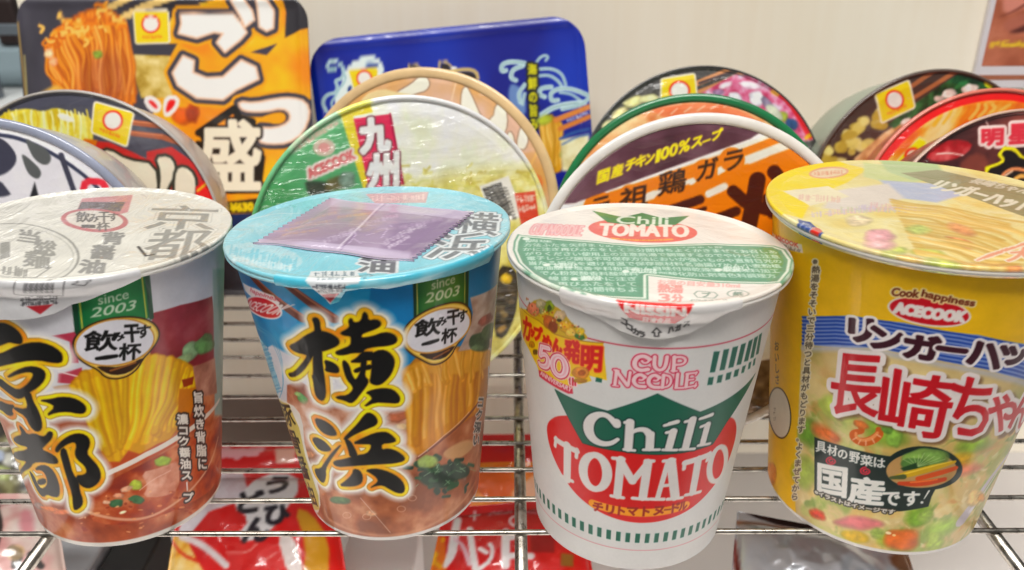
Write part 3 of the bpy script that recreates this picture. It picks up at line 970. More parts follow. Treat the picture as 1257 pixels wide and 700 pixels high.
    p.text('since', ((280, 168), (412, 128), (280, 118)), (200, 208, 170), .004); p.text('2003', ((242, 244), (432, 196), (254, 186)), (200, 208, 170), .006)
    badge(p, G, [(104, 440), (120, 385), (170, 330), (250, 280), (340, 248), (420, 232), (480, 248), (512, 300), (505, 370), (470, 430), (420, 490), (395, 545), (340, 590), (280, 602), (225, 575), (170, 545), (118, 500)],
          ((318, 400), 190, 108), [(190, 528), (300, 530), (420, 478), (395, 520), (350, 562), (270, 572)], -24)
    p.stroke([(290, 560), (380, 512)], 10, (150, 92, 50), 5)
    p.chars('飲', [(180, 325, 345, 440, -22, 6)], BLACK, bold=.022); p.chars('み', [(312, 362, 330, 375, -10, 4)], BLACK, bold=.015)
    p.chars('干', [(372, 438, 292, 372, -14, -4)], BLACK, bold=.022); p.chars('す', [(432, 482, 290, 355, -12, 0)], BLACK, bold=.014)
    p.stroke([(230, 480), (270, 470), (315, 456)], [18, 26, 20], BLACK); p.chars('杯', [(335, 420, 395, 478, -16, 4)], BLACK, bold=.018)
    p.at(570, 440, 3.889).column('コク深い', (80, 180), (52, 420), 34, (40, 34, 32), bold=.02, out=[(.05, (220, 206, 196))])
    # 横浜
    k = lambda L: [(x / 5.382 + 345, y / 5.382 + 380) for x, y in L]
    m = lambda L: [(x / 5.6 + 345, y / 5.6 + 490) for x, y in L]
    p.at()
    p.union([k([(205, 60), (235, 52), (255, 75), (258, 130), (270, 145), (268, 300), (275, 380), (290, 480), (295, 570), (275, 605), (245, 590), (225, 555), (215, 470), (205, 440), (215, 430), (212, 330), (215, 300), (190, 340), (150, 400), (100, 440), (60, 445), (48, 425), (90, 415), (140, 360), (175, 310), (160, 295), (110, 285), (70, 265), (55, 240), (110, 215), (160, 175), (210, 150), (225, 140), (220, 100)]),
             k([(255, 140), (320, 155), (370, 185), (388, 215), (370, 240), (310, 265), (255, 280)]),
             k([(285, 335), (330, 345), (370, 370), (385, 400), (375, 420), (330, 415), (290, 405), (300, 380)]),
             k([(445, 75), (465, 55), (480, 90), (530, 80), (545, 15), (570, 30), (575, 75), (630, 65), (660, 85), (655, 110), (620, 130), (560, 150), (530, 165), (530, 190), (600, 180), (680, 150), (740, 160), (770, 195), (755, 225), (700, 240), (620, 245), (550, 260), (545, 285), (470, 285), (420, 300), (370, 300), (360, 280), (400, 265), (460, 240), (465, 200), (460, 175), (410, 170), (390, 155), (440, 130), (455, 110)]),
             k([(600, 290), (660, 265), (710, 280), (745, 320), (750, 360), (730, 420), (700, 460), (660, 495), (620, 500), (585, 480), (595, 440), (600, 380)]),
             k([(455, 348), (500, 322), (520, 300), (540, 280), (620, 280), (620, 335), (560, 335), (530, 350), (500, 350)]),
             k([(525, 280), (560, 280), (565, 340), (560, 390), (550, 440), (580, 470), (560, 510), (520, 560), (490, 600), (460, 620), (420, 600), (360, 585), (380, 572), (440, 570), (480, 530), (470, 500), (440, 470), (420, 420), (405, 350), (420, 335), (450, 370), (465, 430), (490, 470), (515, 440), (530, 390)]),
             k([(480, 400), (530, 378), (600, 362), (605, 392), (540, 402), (490, 420)]),
             k([(560, 550), (610, 530), (680, 520), (740, 530), (780, 570), (785, 600), (770, 620), (700, 615), (620, 612), (545, 645), (590, 605), (605, 590), (590, 565)]),
             m([(232, 130), (290, 145), (345, 180), (378, 225), (380, 250), (330, 250), (280, 225), (245, 180)]),
             m([(215, 275), (240, 262), (290, 285), (330, 325), (345, 350), (310, 360), (265, 350), (235, 315)]),
             m([(420, 305), (380, 360), (330, 430), (305, 480), (308, 530), (295, 575), (270, 565), (240, 520), (230, 480), (275, 480), (300, 440), (350, 370)]),
             m([(600, 92), (640, 110), (665, 150), (650, 180), (600, 200), (540, 225), (480, 255), (445, 285), (430, 272), (470, 230), (530, 170), (570, 115)]),
             m([(435, 268), (470, 285), (490, 310), (520, 370), (525, 400), (475, 400), (465, 350)]),
             m([(490, 305), (560, 270), (640, 235), (710, 225), (750, 240), (795, 285), (760, 300), (690, 305), (690, 350), (740, 340), (800, 360), (850, 400), (845, 425), (780, 440), (680, 445), (560, 452), (460, 460), (390, 465), (358, 445), (370, 425), (430, 415), (520, 388), (590, 378), (620, 340), (620, 308), (560, 308)]),
             m([(500, 480), (540, 490), (562, 530), (555, 575), (520, 595), (460, 600), (400, 595), (450, 560), (490, 520)]),
             m([(580, 490), (640, 478), (710, 490), (780, 520), (830, 560), (852, 610), (840, 645), (800, 645), (750, 620), (700, 590), (650, 595), (610, 612), (670, 570), (660, 540), (620, 510)])],
            BRUSH, 1)
    p.fill(np.clip((.26 - T) / .03, 0, 1), (206, 202, 198))
    p.mottle(.5, .08, 4)
    c.build_body(p, MAT_FILM_CUP, t, 1.02)
    # lid
    Z3 = (260, 220, 3.045)
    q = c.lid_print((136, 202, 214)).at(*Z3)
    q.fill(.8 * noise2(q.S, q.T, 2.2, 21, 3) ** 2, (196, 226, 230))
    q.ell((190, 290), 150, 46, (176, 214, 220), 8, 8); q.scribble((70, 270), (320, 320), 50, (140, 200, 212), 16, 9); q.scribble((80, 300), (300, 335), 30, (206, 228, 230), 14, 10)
    q.stroke([(120, 160), (220, 130), (330, 130)], 6, (206, 230, 232), 2, 2)
    q.poly([(575, 55), (810, 48), (800, 90), (610, 92)], (226, 150, 150), 4, 0, .7); q.scribble((590, 72), (800, 68), 26, (240, 214, 208), 10, 12)
    for ch, bx in (('横', (910, 1065, 122, 205, 8, 20)), ('浜', (800, 1010, 205, 300, -4, 40))):
        q.chars(ch, [bx], (120, 124, 126), bold=.03, out=[(.14, (96, 104, 110)), (.115, (224, 230, 230))])
    q.chars('油', [(545, 680, 296, 345, 6, 10)], (110, 112, 116), bold=.04, out=[(.1, (220, 224, 224))])
    q.poly([(370, 345), (540, 340), (560, 375), (500, 410), (350, 392)], (222, 226, 226), 4); q.scribble((382, 356), (535, 352), 20, (90, 110, 120), 6, 13); q.scribble((395, 376), (500, 376), 16, (90, 110, 120), 6, 14)
    q.stroke([(550, 362), (590, 355), (606, 366), (570, 378), (550, 362)], 4, (90, 120, 130))
    q.scribble((1060, 235), (1120, 190), 12, (206, 226, 228), 8, 15)
    q.mottle(.9, .08, 6)
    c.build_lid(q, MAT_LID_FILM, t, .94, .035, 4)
    w = c.tab_print((92, 184, 206)).at(*Z3)
    w.fill(np.clip((noise2(w.S, w.T, .7, 8, 3) - .45) * 3, 0, 1) * .5, (200, 228, 232))
    w.poly([(340, 372), (560, 360), (550, 388), (500, 400), (440, 470), (370, 402)], (218, 222, 224), 3)
    w.scribble((375, 404), (500, 400), 18, (60, 64, 74), 9, 16); w.scribble((390, 420), (490, 416), 14, (60, 64, 74), 7, 17)
    w.poly([(398, 428), (482, 424), (442, 466)], (206, 206, 206), 2); w.poly([(406, 432), (476, 428), (442, 462)], (176, 40, 52), 2)
    e = c.tab_cm(np.array([[335, 338.], [360, 344.], [383, 353.], [392, 362.], [405, 374.], [416, 371.], [424, 358.], [450, 353.], [475, 355.], [500, 350.], [540, 342.], [600, 322.]]), .1)
    aa = (e[0, 0] / c.Rm, e[-1, 0] / c.Rm)
    low = lambda u: np.minimum(np.interp(aa[0] + (aa[1] - aa[0]) * u, e[:, 0] / c.Rm, e[:, 1]), c.H - .25)
    c.build_tab(w, q, MAT_LID, t, .96, aa[0], aa[1], low, .1, .05, 9)
    c.rim(mat_plain('turquoise_rim', (150, 206, 216), .4, 0, .05, 40), t)
    # the sachet lying on the lid is a thing of its own
    o, d = c.fr.ray([[314, 299.]])
    zt = c.H + .10
    cor = c.fr.plane(np.array([[314, 299.], [503, 318.], [575, 261.], [408, 243.]]), zt)
    ctr = cor.mean(0)
    ex = (cor[1] - cor[0] + cor[2] - cor[3]); ex /= np.linalg.norm(ex)
    ey = np.array([-ex[1], ex[0]])
    O = c.fr.O + c.fr.B @ np.array([ctr[0], ctr[1], zt])
    f2 = Frame(O, c.fr.B @ np.array([*ex, 0]), c.fr.B @ np.array([*ey, 0]), c.fr.Z)
    L = (cor - ctr) @ np.stack([ex, ey], 1)
    sp = Print(L[:, 0].min() - .3, L[:, 0].max() + .3, L[:, 1].min() - .3, L[:, 1].max() + .3, .025, (144, 126, 148), lambda px: f2.plane(px, 0), k=26 / FPX)
    sp.at(*Z3)
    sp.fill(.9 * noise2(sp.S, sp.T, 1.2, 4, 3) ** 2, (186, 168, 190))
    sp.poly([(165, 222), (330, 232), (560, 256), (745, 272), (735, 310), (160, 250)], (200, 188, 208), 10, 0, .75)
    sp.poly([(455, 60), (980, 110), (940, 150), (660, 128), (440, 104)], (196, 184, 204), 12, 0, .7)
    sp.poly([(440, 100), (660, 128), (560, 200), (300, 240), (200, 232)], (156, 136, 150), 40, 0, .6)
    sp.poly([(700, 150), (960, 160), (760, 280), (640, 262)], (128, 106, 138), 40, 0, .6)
    sp.stroke([(640, 90), (560, 180), (470, 262)], 8, (214, 202, 216), 3)
    sp.stroke([(648, 92), (568, 184), (480, 266)], 3, (112, 84, 126), 2)
    for i, (a_, b_, h_) in enumerate((((290, 172), (470, 128), 12), ((275, 190), (450, 160), 12), ((262, 208), (400, 196), 10), ((470, 150), (600, 132), 14))):
        sp.scribble(a_, b_, h_, (196, 158, 128), 14, 21 + i, 2, .75)
    WT = (214, 200, 216)
    for pts in ([(500, 212), (548, 206), (512, 246)], [(530, 228), (560, 246)], [(576, 218), (612, 210)], [(622, 196), (664, 188), (634, 226)], [(668, 180), (674, 186)]):
        sp.stroke(pts, 9, (126, 98, 138), 2, 1); sp.stroke(pts, 5, WT, 2, 1)
    sp.scribble((420, 240), (560, 190), 22, WT, 9, 31, 3, .7); sp.scribble((640, 246), (800, 168), 22, WT, 13, 23, 3, .8); sp.scribble((660, 260), (740, 218), 14, (222, 208, 224), 9, 24, 2)
    sp.scribble((560, 180), (700, 140), 20, (190, 170, 194), 12, 25, 3, .8); sp.scribble((700, 190), (860, 150), 16, (186, 164, 190), 14, 26, 2, .7)
    for pts in ([(300, 180), (420, 170), (600, 182)], [(420, 120), (520, 112), (640, 124)], [(560, 240), (680, 250), (740, 244)], [(240, 232), (330, 226), (420, 238)]):
        sp.stroke(pts, 5, (220, 212, 222), 5, 2, .45)  # pale streaks painted in for the sheen of the crumpled film
    n = 110; m_ = 90
    U, Vv = np.meshgrid(np.linspace(0, 1, n), np.linspace(0, 1, m_))
    XY = (1 - Vv)[..., None] * ((1 - U)[..., None] * L[0] + U[..., None] * L[1]) + Vv[..., None] * ((1 - U)[..., None] * L[3] + U[..., None] * L[2])
    zig = .17 * np.abs(((Vv * 17) % 1) * 2 - 1)
    XY[..., 0] += np.where(U < .012, -zig, 0) + np.where(U > .988, zig, 0)
    XY[..., 1] += .10 * np.sin(U * 5.2 + .6) * (1 - 2 * Vv) * (np.abs(1 - 2 * Vv)) + .05 * np.sin(U * 13 + Vv * 2)
    puff = (np.clip(np.sin(np.pi * np.clip((U - .09) / .82, 0, 1)), 0, 1) * np.clip(np.sin(np.pi * np.clip((Vv - .05) / .9, 0, 1)), 0, 1)) ** .5
    Zz = .08 * puff + .025 * (noise2(XY[..., 0], XY[..., 1], .8, 3, 3) - .5) * (.3 + puff)
    top = np.stack([XY[..., 0], XY[..., 1], Zz], -1).reshape(-1, 3)
    bot = np.stack([XY[..., 0], XY[..., 1], np.minimum(-.05 + 0 * Zz, Zz - .03)], -1).reshape(-1, 3)
    Ff = grid_faces(m_, n); k0 = len(top)
    lp = np.concatenate([np.arange(n), np.arange(1, m_) * n + n - 1, (m_ - 1) * n + np.arange(n - 2, -1, -1), np.arange(m_ - 2, 0, -1) * n])
    F2 = np.stack([np.roll(lp, -1), lp, lp + k0, np.roll(lp, -1) + k0], 1)[:, ::-1]
    Cc = sp.sample(XY[..., 0], XY[..., 1]).reshape(-1, 3)
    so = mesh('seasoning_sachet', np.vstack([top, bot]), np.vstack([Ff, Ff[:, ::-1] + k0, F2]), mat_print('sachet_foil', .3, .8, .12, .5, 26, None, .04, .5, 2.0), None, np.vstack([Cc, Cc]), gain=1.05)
    so.matrix_world = f2.matrix()
    tag(so, 'flat purple soup sachet with zigzag ends lying on the turquoise lid', 'sachet')
    return c


def build_tomato():
    c = Cup('tomato')
    t = thing('noodle_cup', c.fr, 'white noodle cup reading Chili TOMATO in white on green and red', 'noodle cup', 'noodle cups in the front row')
    p = c.body_print((214, 212, 209))
    S, T = p.S, p.T
    GREEN = (8, 92, 72); RED = (206, 44, 36); W_ = (222, 216, 212)
    H = (610, 440, 2.692); I = (660, 470, 3.888); J = (740, 400, 5.833); K = (625, 360, 5.386)
    tl = p.to_cm(np.array([[815., 428.]]))[0, 1]
    p.fill(np.clip((.035 - np.abs(T - tl)) / .03, 0, 1), (190, 44, 64))
    tb = p.to_cm(np.array([[777., 675.5]]))[0, 1]
    p.fill(np.clip((.025 - np.abs(T - tb)) / .03, 0, 1), (206, 90, 100))
    b0 = p.to_cm(np.array([[788., 667.]]))[0, 1]; b1 = p.to_cm(np.array([[788., 655.]]))[0, 1]
    ph = (S / .355) % 1
    p.fill(np.clip((T - b0) / .03, 0, 1) * np.clip((b1 - T) / .03, 0, 1) * np.clip((.27 - np.abs(ph - .5)) / .06, 0, 1), GREEN)
    # window bars at the upper right
    p.at(*J)
    for q in ([(795, 185), (838, 183), (803, 332), (765, 335)], [(865, 172), (905, 165), (872, 315), (835, 320)], [(930, 155), (970, 145), (935, 295), (898, 303)], [(990, 135), (1025, 122), (990, 275), (957, 282)],
              [(1045, 110), (1075, 95), (1040, 250), (1010, 258)], [(1085, 88), (1112, 72), (1080, 225), (1055, 235)], [(1120, 65), (1140, 50), (1115, 200), (1095, 208)],
              [(757, 370), (795, 367), (785, 422), (747, 425)], [(825, 357), (860, 350), (848, 405), (815, 410)], [(885, 340), (922, 330), (910, 382), (877, 390)], [(945, 318), (977, 308), (965, 360), (935, 367)],
              [(1000, 292), (1025, 282), (1010, 335), (990, 340)], [(1045, 265), (1065, 255), (1055, 305), (1038, 312)], [(1080, 240), (1095, 230), (1088, 280), (1072, 287)]):
        p.poly(q, (14, 92, 76), 2)
    # name of the product, pink with red outlines
    ST = [([(335, 240), (300, 216), (250, 222), (224, 262), (232, 302), (272, 322), (322, 312)], 34, 2), ([(335, 240), (322, 264), (292, 268), (280, 252)], 16, 2),
          ([(372, 222), (366, 290), (395, 320), (438, 312), (455, 262), (460, 222)], 28, 2), ([(512, 222), (506, 325)], 28, 0), ([(512, 226), (570, 222), (598, 246), (576, 276), (522, 280)], 20, 2), ([(490, 322), (530, 324)], 14, 0),
          ([(97, 322), (86, 425)], 24, 0), ([(97, 322), (176, 428)], 30, 0), ([(196, 332), (182, 425)], 20, 0), ([(70, 428), (110, 432)], 12, 0), ([(80, 316), (115, 322)], 12, 0),
          ([(302, 368), (270, 346), (232, 362), (217, 400), (246, 434), (300, 436)], 30, 2), ([(302, 368), (286, 390), (262, 388)], 15, 2),
          ([(406, 372), (374, 350), (338, 366), (322, 404), (350, 440), (404, 442)], 30, 2), ([(406, 372), (390, 394), (366, 392)], 15, 2),
          ([(436, 352), (426, 444)], 26, 0), ([(430, 352), (478, 358), (492, 394), (474, 434), (424, 444)], 18, 2), ([(536, 346), (526, 444)], 26, 0), ([(520, 446), (580, 444)], 18, 0),
          ([(606, 346), (596, 440)], 26, 0), ([(600, 344), (672, 336)], 18, 0), ([(600, 390), (650, 384)], 14, 0), ([(592, 442), (668, 428)], 18, 0), ([(672, 330), (664, 352)], 10, 0), ([(668, 410), (660, 440)], 12, 0)]
    ST = [(a, np.asarray(w_) * .78, k_) for a, w_, k_ in ST]
    p.union([], [(.066, (232, 206, 206), .02, 1), (.044, (196, 40, 72), .02, 1), (.006, (236, 206, 208), .02, 1)], 0, ST)
    # the big emblem
    p.at(*I)
    p.poly([(42, 230), (48, 190), (75, 166), (110, 156), (200, 156), (800, 160), (915, 160), (944, 178), (950, 230), (936, 300), (900, 400), (820, 520), (720, 610), (600, 658), (500, 670), (400, 658), (280, 610), (170, 520), (100, 410), (58, 310)], RED, 2, 2)
    p.poly([(84, 34), (335, 137), (572, 55), (775, 142), (1038, -43), (972, 80), (901, 188), (835, 292), (700, 331), (550, 341), (400, 326), (215, 286), (150, 170)], (6, 60, 50), 2, 0, 1, 4)
    p.poly([(84, 34), (335, 137), (572, 55), (775, 142), (1038, -43), (972, 80), (901, 188), (835, 292), (700, 331), (550, 341), (400, 326), (215, 286), (150, 170)], GREEN, 2)
    CH = [([(372, 196), (336, 156), (292, 148), (252, 172), (238, 216), (256, 264), (304, 292), (352, 290), (382, 270)], [30, 24, 26, 40, 50, 44, 28, 20, 14], 2), ([(376, 188), (377, 200)], 34, 0),
          ([(441, 188), (432, 314)], 34, 0), ([(418, 190), (445, 184)], 14, 0), ([(440, 240), (480, 222), (516, 224), (534, 246)], [14, 20, 26, 34], 2), ([(538, 246), (534, 312)], 34, 0), ([(412, 318), (462, 323)], 12, 0), ([(506, 320), (580, 319)], 12, 0),
          ([(648, 232), (626, 312)], 32, 0), ([(598, 320), (664, 321)], 12, 0), ([(616, 238), (650, 230)], 13, 0), ([(606, 204), (668, 186)], [12, 18], 0), ([(630, 196), (664, 186)], 18, 0),
          ([(740, 176), (706, 310)], 34, 0), ([(680, 319), (748, 315)], 12, 0), ([(706, 186), (748, 174)], 13, 0),
          ([(812, 200), (788, 288)], 30, 0), ([(766, 300), (822, 290)], 12, 0), ([(780, 210), (815, 196)], 13, 0), ([(776, 172), (832, 152)], [12, 18], 0)]
    p.union([], [(.062, (4, 48, 42), .02, 1), (.018, W_, .02, 1)], 1, CH)

    def oring(cx, cy, rx, ry, rot, w):
        a = np.linspace(0, 2 * np.pi, 33); r = math.radians(rot)
        x = rx * np.cos(a); y = ry * np.sin(a)
        return (list(zip(cx + x * math.cos(r) - y * math.sin(r), cy + x * math.sin(r) + y * math.cos(r))), list(w * (.62 + .38 * np.abs(np.cos(a)))), 0)
    TO = [([(88, 272), (186, 326)], 28, 0), ([(88, 262), (83, 302)], 14, 0), ([(188, 318), (184, 356)], 14, 0), ([(142, 300), (140, 460)], 40, 0), ([(110, 442), (166, 470)], 15, 0),
          oring(274, 426, 57, 82, -8, 44),
          ([(398, 366), (380, 540)], 34, 0), ([(526, 380), (502, 548)], 36, 0), ([(394, 372), (452, 470)], 34, 0), ([(525, 384), (452, 472)], 26, 0), ([(352, 540), (408, 549)], 14, 0), ([(454, 551), (530, 556)], 14, 0), ([(360, 360), (410, 364)], 14, 0), ([(516, 372), (552, 374)], 14, 0),
          ([(622, 380), (574, 545)], 20, 0), ([(636, 376), (656, 545)], 42, 0), ([(592, 492), (650, 486)], 14, 0), ([(540, 555), (602, 556)], 14, 0), ([(620, 556), (690, 548)], 14, 0), ([(602, 374), (652, 368)], 14, 0),
          ([(704, 382), (820, 342)], 28, 0), ([(702, 378), (698, 412)], 14, 0), ([(822, 334), (808, 372)], 14, 0), ([(768, 364), (740, 524)], 36, 0), ([(706, 536), (776, 520)], 14, 0),
          oring(860, 388, 36, 84, 13, 34)]
    p.union([], [(.024, W_, .02, 1)], 1, TO)
    p.stroke([(264, 577), (400, 612), (500, 622), (620, 610), (706, 585)], 50, (234, 156, 30), 2, 2)
    for ch, x, y, w_, h_, sk in (('チ', 285, 588, 44, 40, 10), ('リ', 343, 602, 34, 40, 8), ('ト', 398, 609, 28, 42, 4), ('マ', 450, 613, 48, 36, 2), ('ト', 516, 614, 28, 42, 0), ('ヌ', 576, 612, 44, 38, -4), ('ド', 657, 600, 34, 42, -8), ('ル', 692, 592, 36, 38, -10)):
        p.chars(ch, [(x - w_ / 2, x + w_ / 2, y - h_ / 2, y + h_ / 2, sk, 4)], (150, 40, 28), bold=.022)
    p.stroke([(606, 607), (634, 604)], 9, (150, 40, 28))
    # anniversary sticker
    p.at(*K)
    p.poly([(62, 92), (110, 108), (200, 180), (300, 268), (420, 306), (622, 330), (646, 576), (530, 545), (545, 580), (470, 600), (430, 600), (410, 660), (330, 636), (210, 550), (180, 470), (130, 370), (92, 290), (70, 200)], (234, 192, 40), 2)
    p.poly([(575, 556), (615, 566), (612, 592), (570, 584)], (14, 92, 76), 2)
    p.poly([(110, 100), (190, 30), (260, 60), (350, 110), (400, 180), (450, 230), (520, 280), (510, 310), (400, 300), (300, 270), (200, 190), (130, 130)], (206, 170, 60), 6, 1)
    p.blobs([(160, 110, 46, 44, 20, (224, 130, 100)), (262, 92, 32, 42, 20, (140, 158, 50)), (265, 100, 14, 22, 10, (60, 76, 36)), (268, 190, 42, 46, 10, (178, 98, 60)), (292, 225, 34, 40, 0, (130, 66, 44)), (375, 225, 54, 46, 20, (226, 170, 60)),
             (340, 150, 40, 36, 0, (206, 178, 140)), (210, 70, 34, 30, 0, (190, 176, 140)), (215, 110, 20, 26, 0, (146, 140, 96)), (468, 285, 34, 26, 20, (60, 110, 50)), (470, 255, 30, 24, 0, (226, 186, 70)), (410, 260, 36, 30, 0, (230, 182, 90)), (330, 180, 16, 10, 0, (60, 50, 30)),
             (150, 340, 22, 22, 0, (180, 120, 50)), (172, 390, 16, 20, 0, (110, 80, 40))], 12, 5)
    r = random.Random(5)
    for i in range(60):
        x = r.uniform(110, 480); y = 60 + (x - 110) * .55 + r.uniform(-40, 50)
        p.ell((x, y), r.uniform(3, 8), r.uniform(3, 8), r.choice([(240, 220, 150), (90, 70, 40), (200, 90, 50), (170, 170, 90)]), 0, 3, .8)
    p.stroke([(80, 96), (200, 184), (300, 270), (420, 306), (622, 330)], 7, (176, 120, 30), 3)
    for ch, bx in (('カ', (92, 136, 150, 290, 26, 0)), ('ッ', (142, 166, 236, 282, 10, 0)), ('プ', (166, 216, 216, 304, 18, 0)), ('め', (222, 276, 276, 356, 16, 0)), ('ん', (286, 346, 298, 388, 16, 0)), ('発', (362, 466, 308, 452, 14, 4)), ('明', (476, 604, 345, 508, 14, 6))):
        p.chars(ch, [bx], (206, 52, 38), bold=.035, out=[(.03, (240, 150, 40))])
    p.poly([(196, 510), (230, 522), (330, 590), (416, 622), (420, 662), (390, 662), (300, 616), (200, 548)], (206, 60, 80), 2, 0, 1, 3)
    p.text('ANNIVERSARY', ((205, 538), (408, 652), (210, 512)), (240, 220, 220), .008)
    p.union([], [(.10, (236, 214, 214), .02, 1), (.072, (200, 44, 62), .02, 1), (.03, (240, 216, 220), .02, 1), (-.03, (226, 150, 164), .03, .6)], 0,
            [([(262, 366), (214, 352), (206, 412)], 22, 0), ([(206, 412), (238, 400), (262, 440), (250, 490), (205, 478), (200, 462)], [16, 24, 30, 30, 22, 18], 2), oring(330, 482, 42, 66, -14, 34)])
    p.chars('th', [(396, 412, 558, 606), (418, 440, 562, 610)], (206, 50, 70), bold=.02, out=[(.04, (240, 214, 214))])
    p.blobs([(478, 530, 58, 44, 0, (216, 140, 70)), (478, 528, 26, 18, 0, (170, 90, 50)), (470, 580, 50, 14, 0, (160, 110, 50))], 4, 5)
    p.mottle(.6, .03, 6)
    c.build_body(p, MAT_PAPER_CUP, t, .98)

    # lid
    L = (620, 255, 5.6); M = (790, 255, 4.374)
    q = c.lid_print((236, 229, 219))
    q.at()
    out = [(635.5, 288.5), (631, 297), (629.5, 308), (636, 324), (652, 339), (673.6, 351.4), (700, 362), (745, 366), (796, 368.4), (795.5, 340), (824, 343), (881, 347.6), (959, 349), (970.6, 335), (973, 321), (963.8, 307.6), (950, 302), (870, 300), (790, 302), (727, 297), (673, 292)]
    LG = (108, 152, 124)
    q.poly(out, LG, .4)
    q.poly(out, (226, 232, 216), .4, 0, 1, -2.4)
    q.poly(out, LG, .4, 0, 1, -6.0)
    base = q.C.copy()
    n1 = noise2(q.S, q.T, .13, 4, 2); n2 = noise2(q.S, q.T, .09, 9, 1)
    rowm = np.clip((np.abs(((q.T / .27) % 1) - .5) * 2 - .15) * 3, 0, 1)
    gl = np.clip((n1 - .45) * 6, 0, 1) * rowm
    tmp = q.C.copy()
    inner = np.zeros(q.S.shape)
    pp = q.P(out); sl, D = q.d_segs(np.hstack([pp, np.roll(pp, -1, 0)]), .2)
    inner[sl] = np.clip((-D - .26) / .04, 0, 1)
    q.fill(inner * .9, (112, 158, 130))
    q.fill(inner * np.clip((q.S - 3.2) / 1.2, 0, 1) * .8, (112, 142, 72))
    q.fill(inner * np.clip((n1 - .4) * 3, 0, 1) * .45, (92, 144, 112))
    for x, y in ((646, 293.5), (671, 326), (705, 343), (768, 334), (882, 332)):
        q.ell((x, y), 4.6, 1.8, (226, 234, 220), 0, .3)
    for a, b, tx in (((680, 330), (709, 330), 'お湯を注ぐ'), ((713, 345), (738, 345), '調理方法'), ((775, 335.5), (806, 337.5), '使用上の注意'), ((888, 334), (920, 333), '取扱い')):
        q.text(tx, (a, b, (a[0], a[1] - 6)), (230, 238, 226), .01)
    TXT = ('調理方法ふたを矢印までめくり熱湯を内側の線まで静かに注ぎ再びふたをして三分間待ちよくかきまぜてお召しあがりください'
           '使用上の注意熱湯で調理するのでやけどに注意電子レンジ調理不可保存方法においが強いものや直射日光の当たる場所を避け常温で保存'
           '原材料名油揚げめん小麦粉植物油脂食塩香辛料粉末たん白味付卵乾燥野菜調味料加工でん粉炭酸香料酸味料乳化剤酸化防止剤着色料') * 3
    j0 = 0
    keep = q.C.copy()
    for ty in np.arange(3.3, -4.6, -.40):
        row = np.argmin(np.abs(q.t - ty)); on = np.where(inner[min(row, len(q.t) - 1)] > .5)[0]
        if len(on) < 24:
            continue
        x0, x1 = q.s[on[0]] + .05, q.s[on[-1]] - .05
        n_ = int((x1 - x0) / .30)
        st = TXT[j0:j0 + n_]; j0 = (j0 + n_) % 160
        q.cm().text(st, ((x0, ty - .16), (x1, ty - .16), (x0, ty + .16)), (222, 238, 224), .004, alpha=.95)
    q.C = keep + (q.C - keep) * inner[..., None]
    # the emblem again, small, and the faint name
    q.at()
    q.ell((789, 284), 67, 14.5, (222, 112, 104), 3, .6)
    q.poly([(727, 259), (765, 267), (788, 261.5), (812, 268), (846, 265), (829, 277), (790, 279), (746, 274)], (62, 126, 74), .4)
    q.text('Chili', ((756, 275), (820, 276.5), (758, 265.5)), (226, 232, 216), .018)
    q.text('TOMATO', ((735, 290), (845, 292), (738, 275.5)), (240, 226, 214), .05)
    q.stroke([(752, 293.6), (790, 296.6), (824, 295)], 5.2, (236, 168, 90), 1, 1); q.scribble((760, 294.5), (818, 296), 3, (214, 110, 70), 9, 3)
    q.text('CUP NOODLE', ((649, 288), (712, 291), (656, 275)), (236, 200, 196), .01, out=[(.05, (228, 160, 160))])
    q.chars('熱湯', [(808, 823, 350, 360), (823, 838, 351, 361)], (230, 160, 152), bold=.02); q.chars('3分', [(809, 822, 362, 370.5), (825, 838, 362.5, 371)], (230, 160, 152), bold=.02)
    q.text('お湯の目安量310ml', ((807, 350), (908, 353.5), (808, 344.5)), (234, 176, 168), .01)
    q.stroke([(856, 358), (877, 358.5), (881, 362), (877, 366), (856, 365.5), (852, 361.5), (856, 358)], 1.2, (120, 140, 124)); q.text('プ', ((862, 365), (872, 365), (862, 359)), (120, 140, 124), .01)
    q.ell((906, 361), 13, 4.6, (120, 140, 124), 3, .2, 1, 1.2); q.text('紙', ((900, 363.5), (912, 364), (900, 358)), (120, 140, 124), .01)
    q.scribble((846, 369), (893, 369.5), 2.4, (150, 160, 150), 12, 5)
    tr = [(756, 370.6), (852, 376), (841, 391), (829, 399), (802, 397.5), (772, 391)]
    q.poly(tr, (216, 62, 56), .5)
    q.mottle(.8, .04, 7)
    c.build_lid(q, MAT_LID, t, .96, .03, 6)
    # tab
    w = c.tab_print((216, 213, 210)).at()
    w.poly([(756, 368), (852, 374), (841, 390), (829, 398), (802, 396.5), (772, 390.5)], (208, 44, 44), .6)
    w.text('NISSIN', ((768, 383.5), (841, 388), (767, 374)), (240, 228, 222), .035)
    w.text('日清食品', ((789, 396), (822, 397.5), (790, 389.8)), (236, 214, 208), .014)
    for ch, x, y, h in (('コ', 766, 394, 6.5), ('コ', 773, 400, 6.5), ('カ', 780.5, 405, 7), ('ラ', 788, 409, 7), ('ハ', 824, 407, 6), ('ガ', 833, 404.5, 7), ('ス', 843, 399, 6.5)):
        sk = 3 if x < 800 else -2.5
        w.chars(ch, [(x - 3.3, x + 3.3, y - h / 2, y + h / 2, sk, 0)], (46, 44, 44), bold=.012)
    w.stroke([(806, 403), (800.5, 408.5), (803.5, 408.5), (803.5, 413), (808.5, 413), (808.5, 408.5), (811.5, 408.5), (806, 403)], 1.5, (40, 38, 38))
    e = c.tab_cm(np.array([[690, 372.], [715, 383.], [735, 392.], [760, 406.], [785, 414.], [806, 417.], [828, 415.], [850, 408.], [872, 395.], [890, 385.], [912, 372.]]))
    aa = (e[0, 0] / c.Rm, e[-1, 0] / c.Rm)
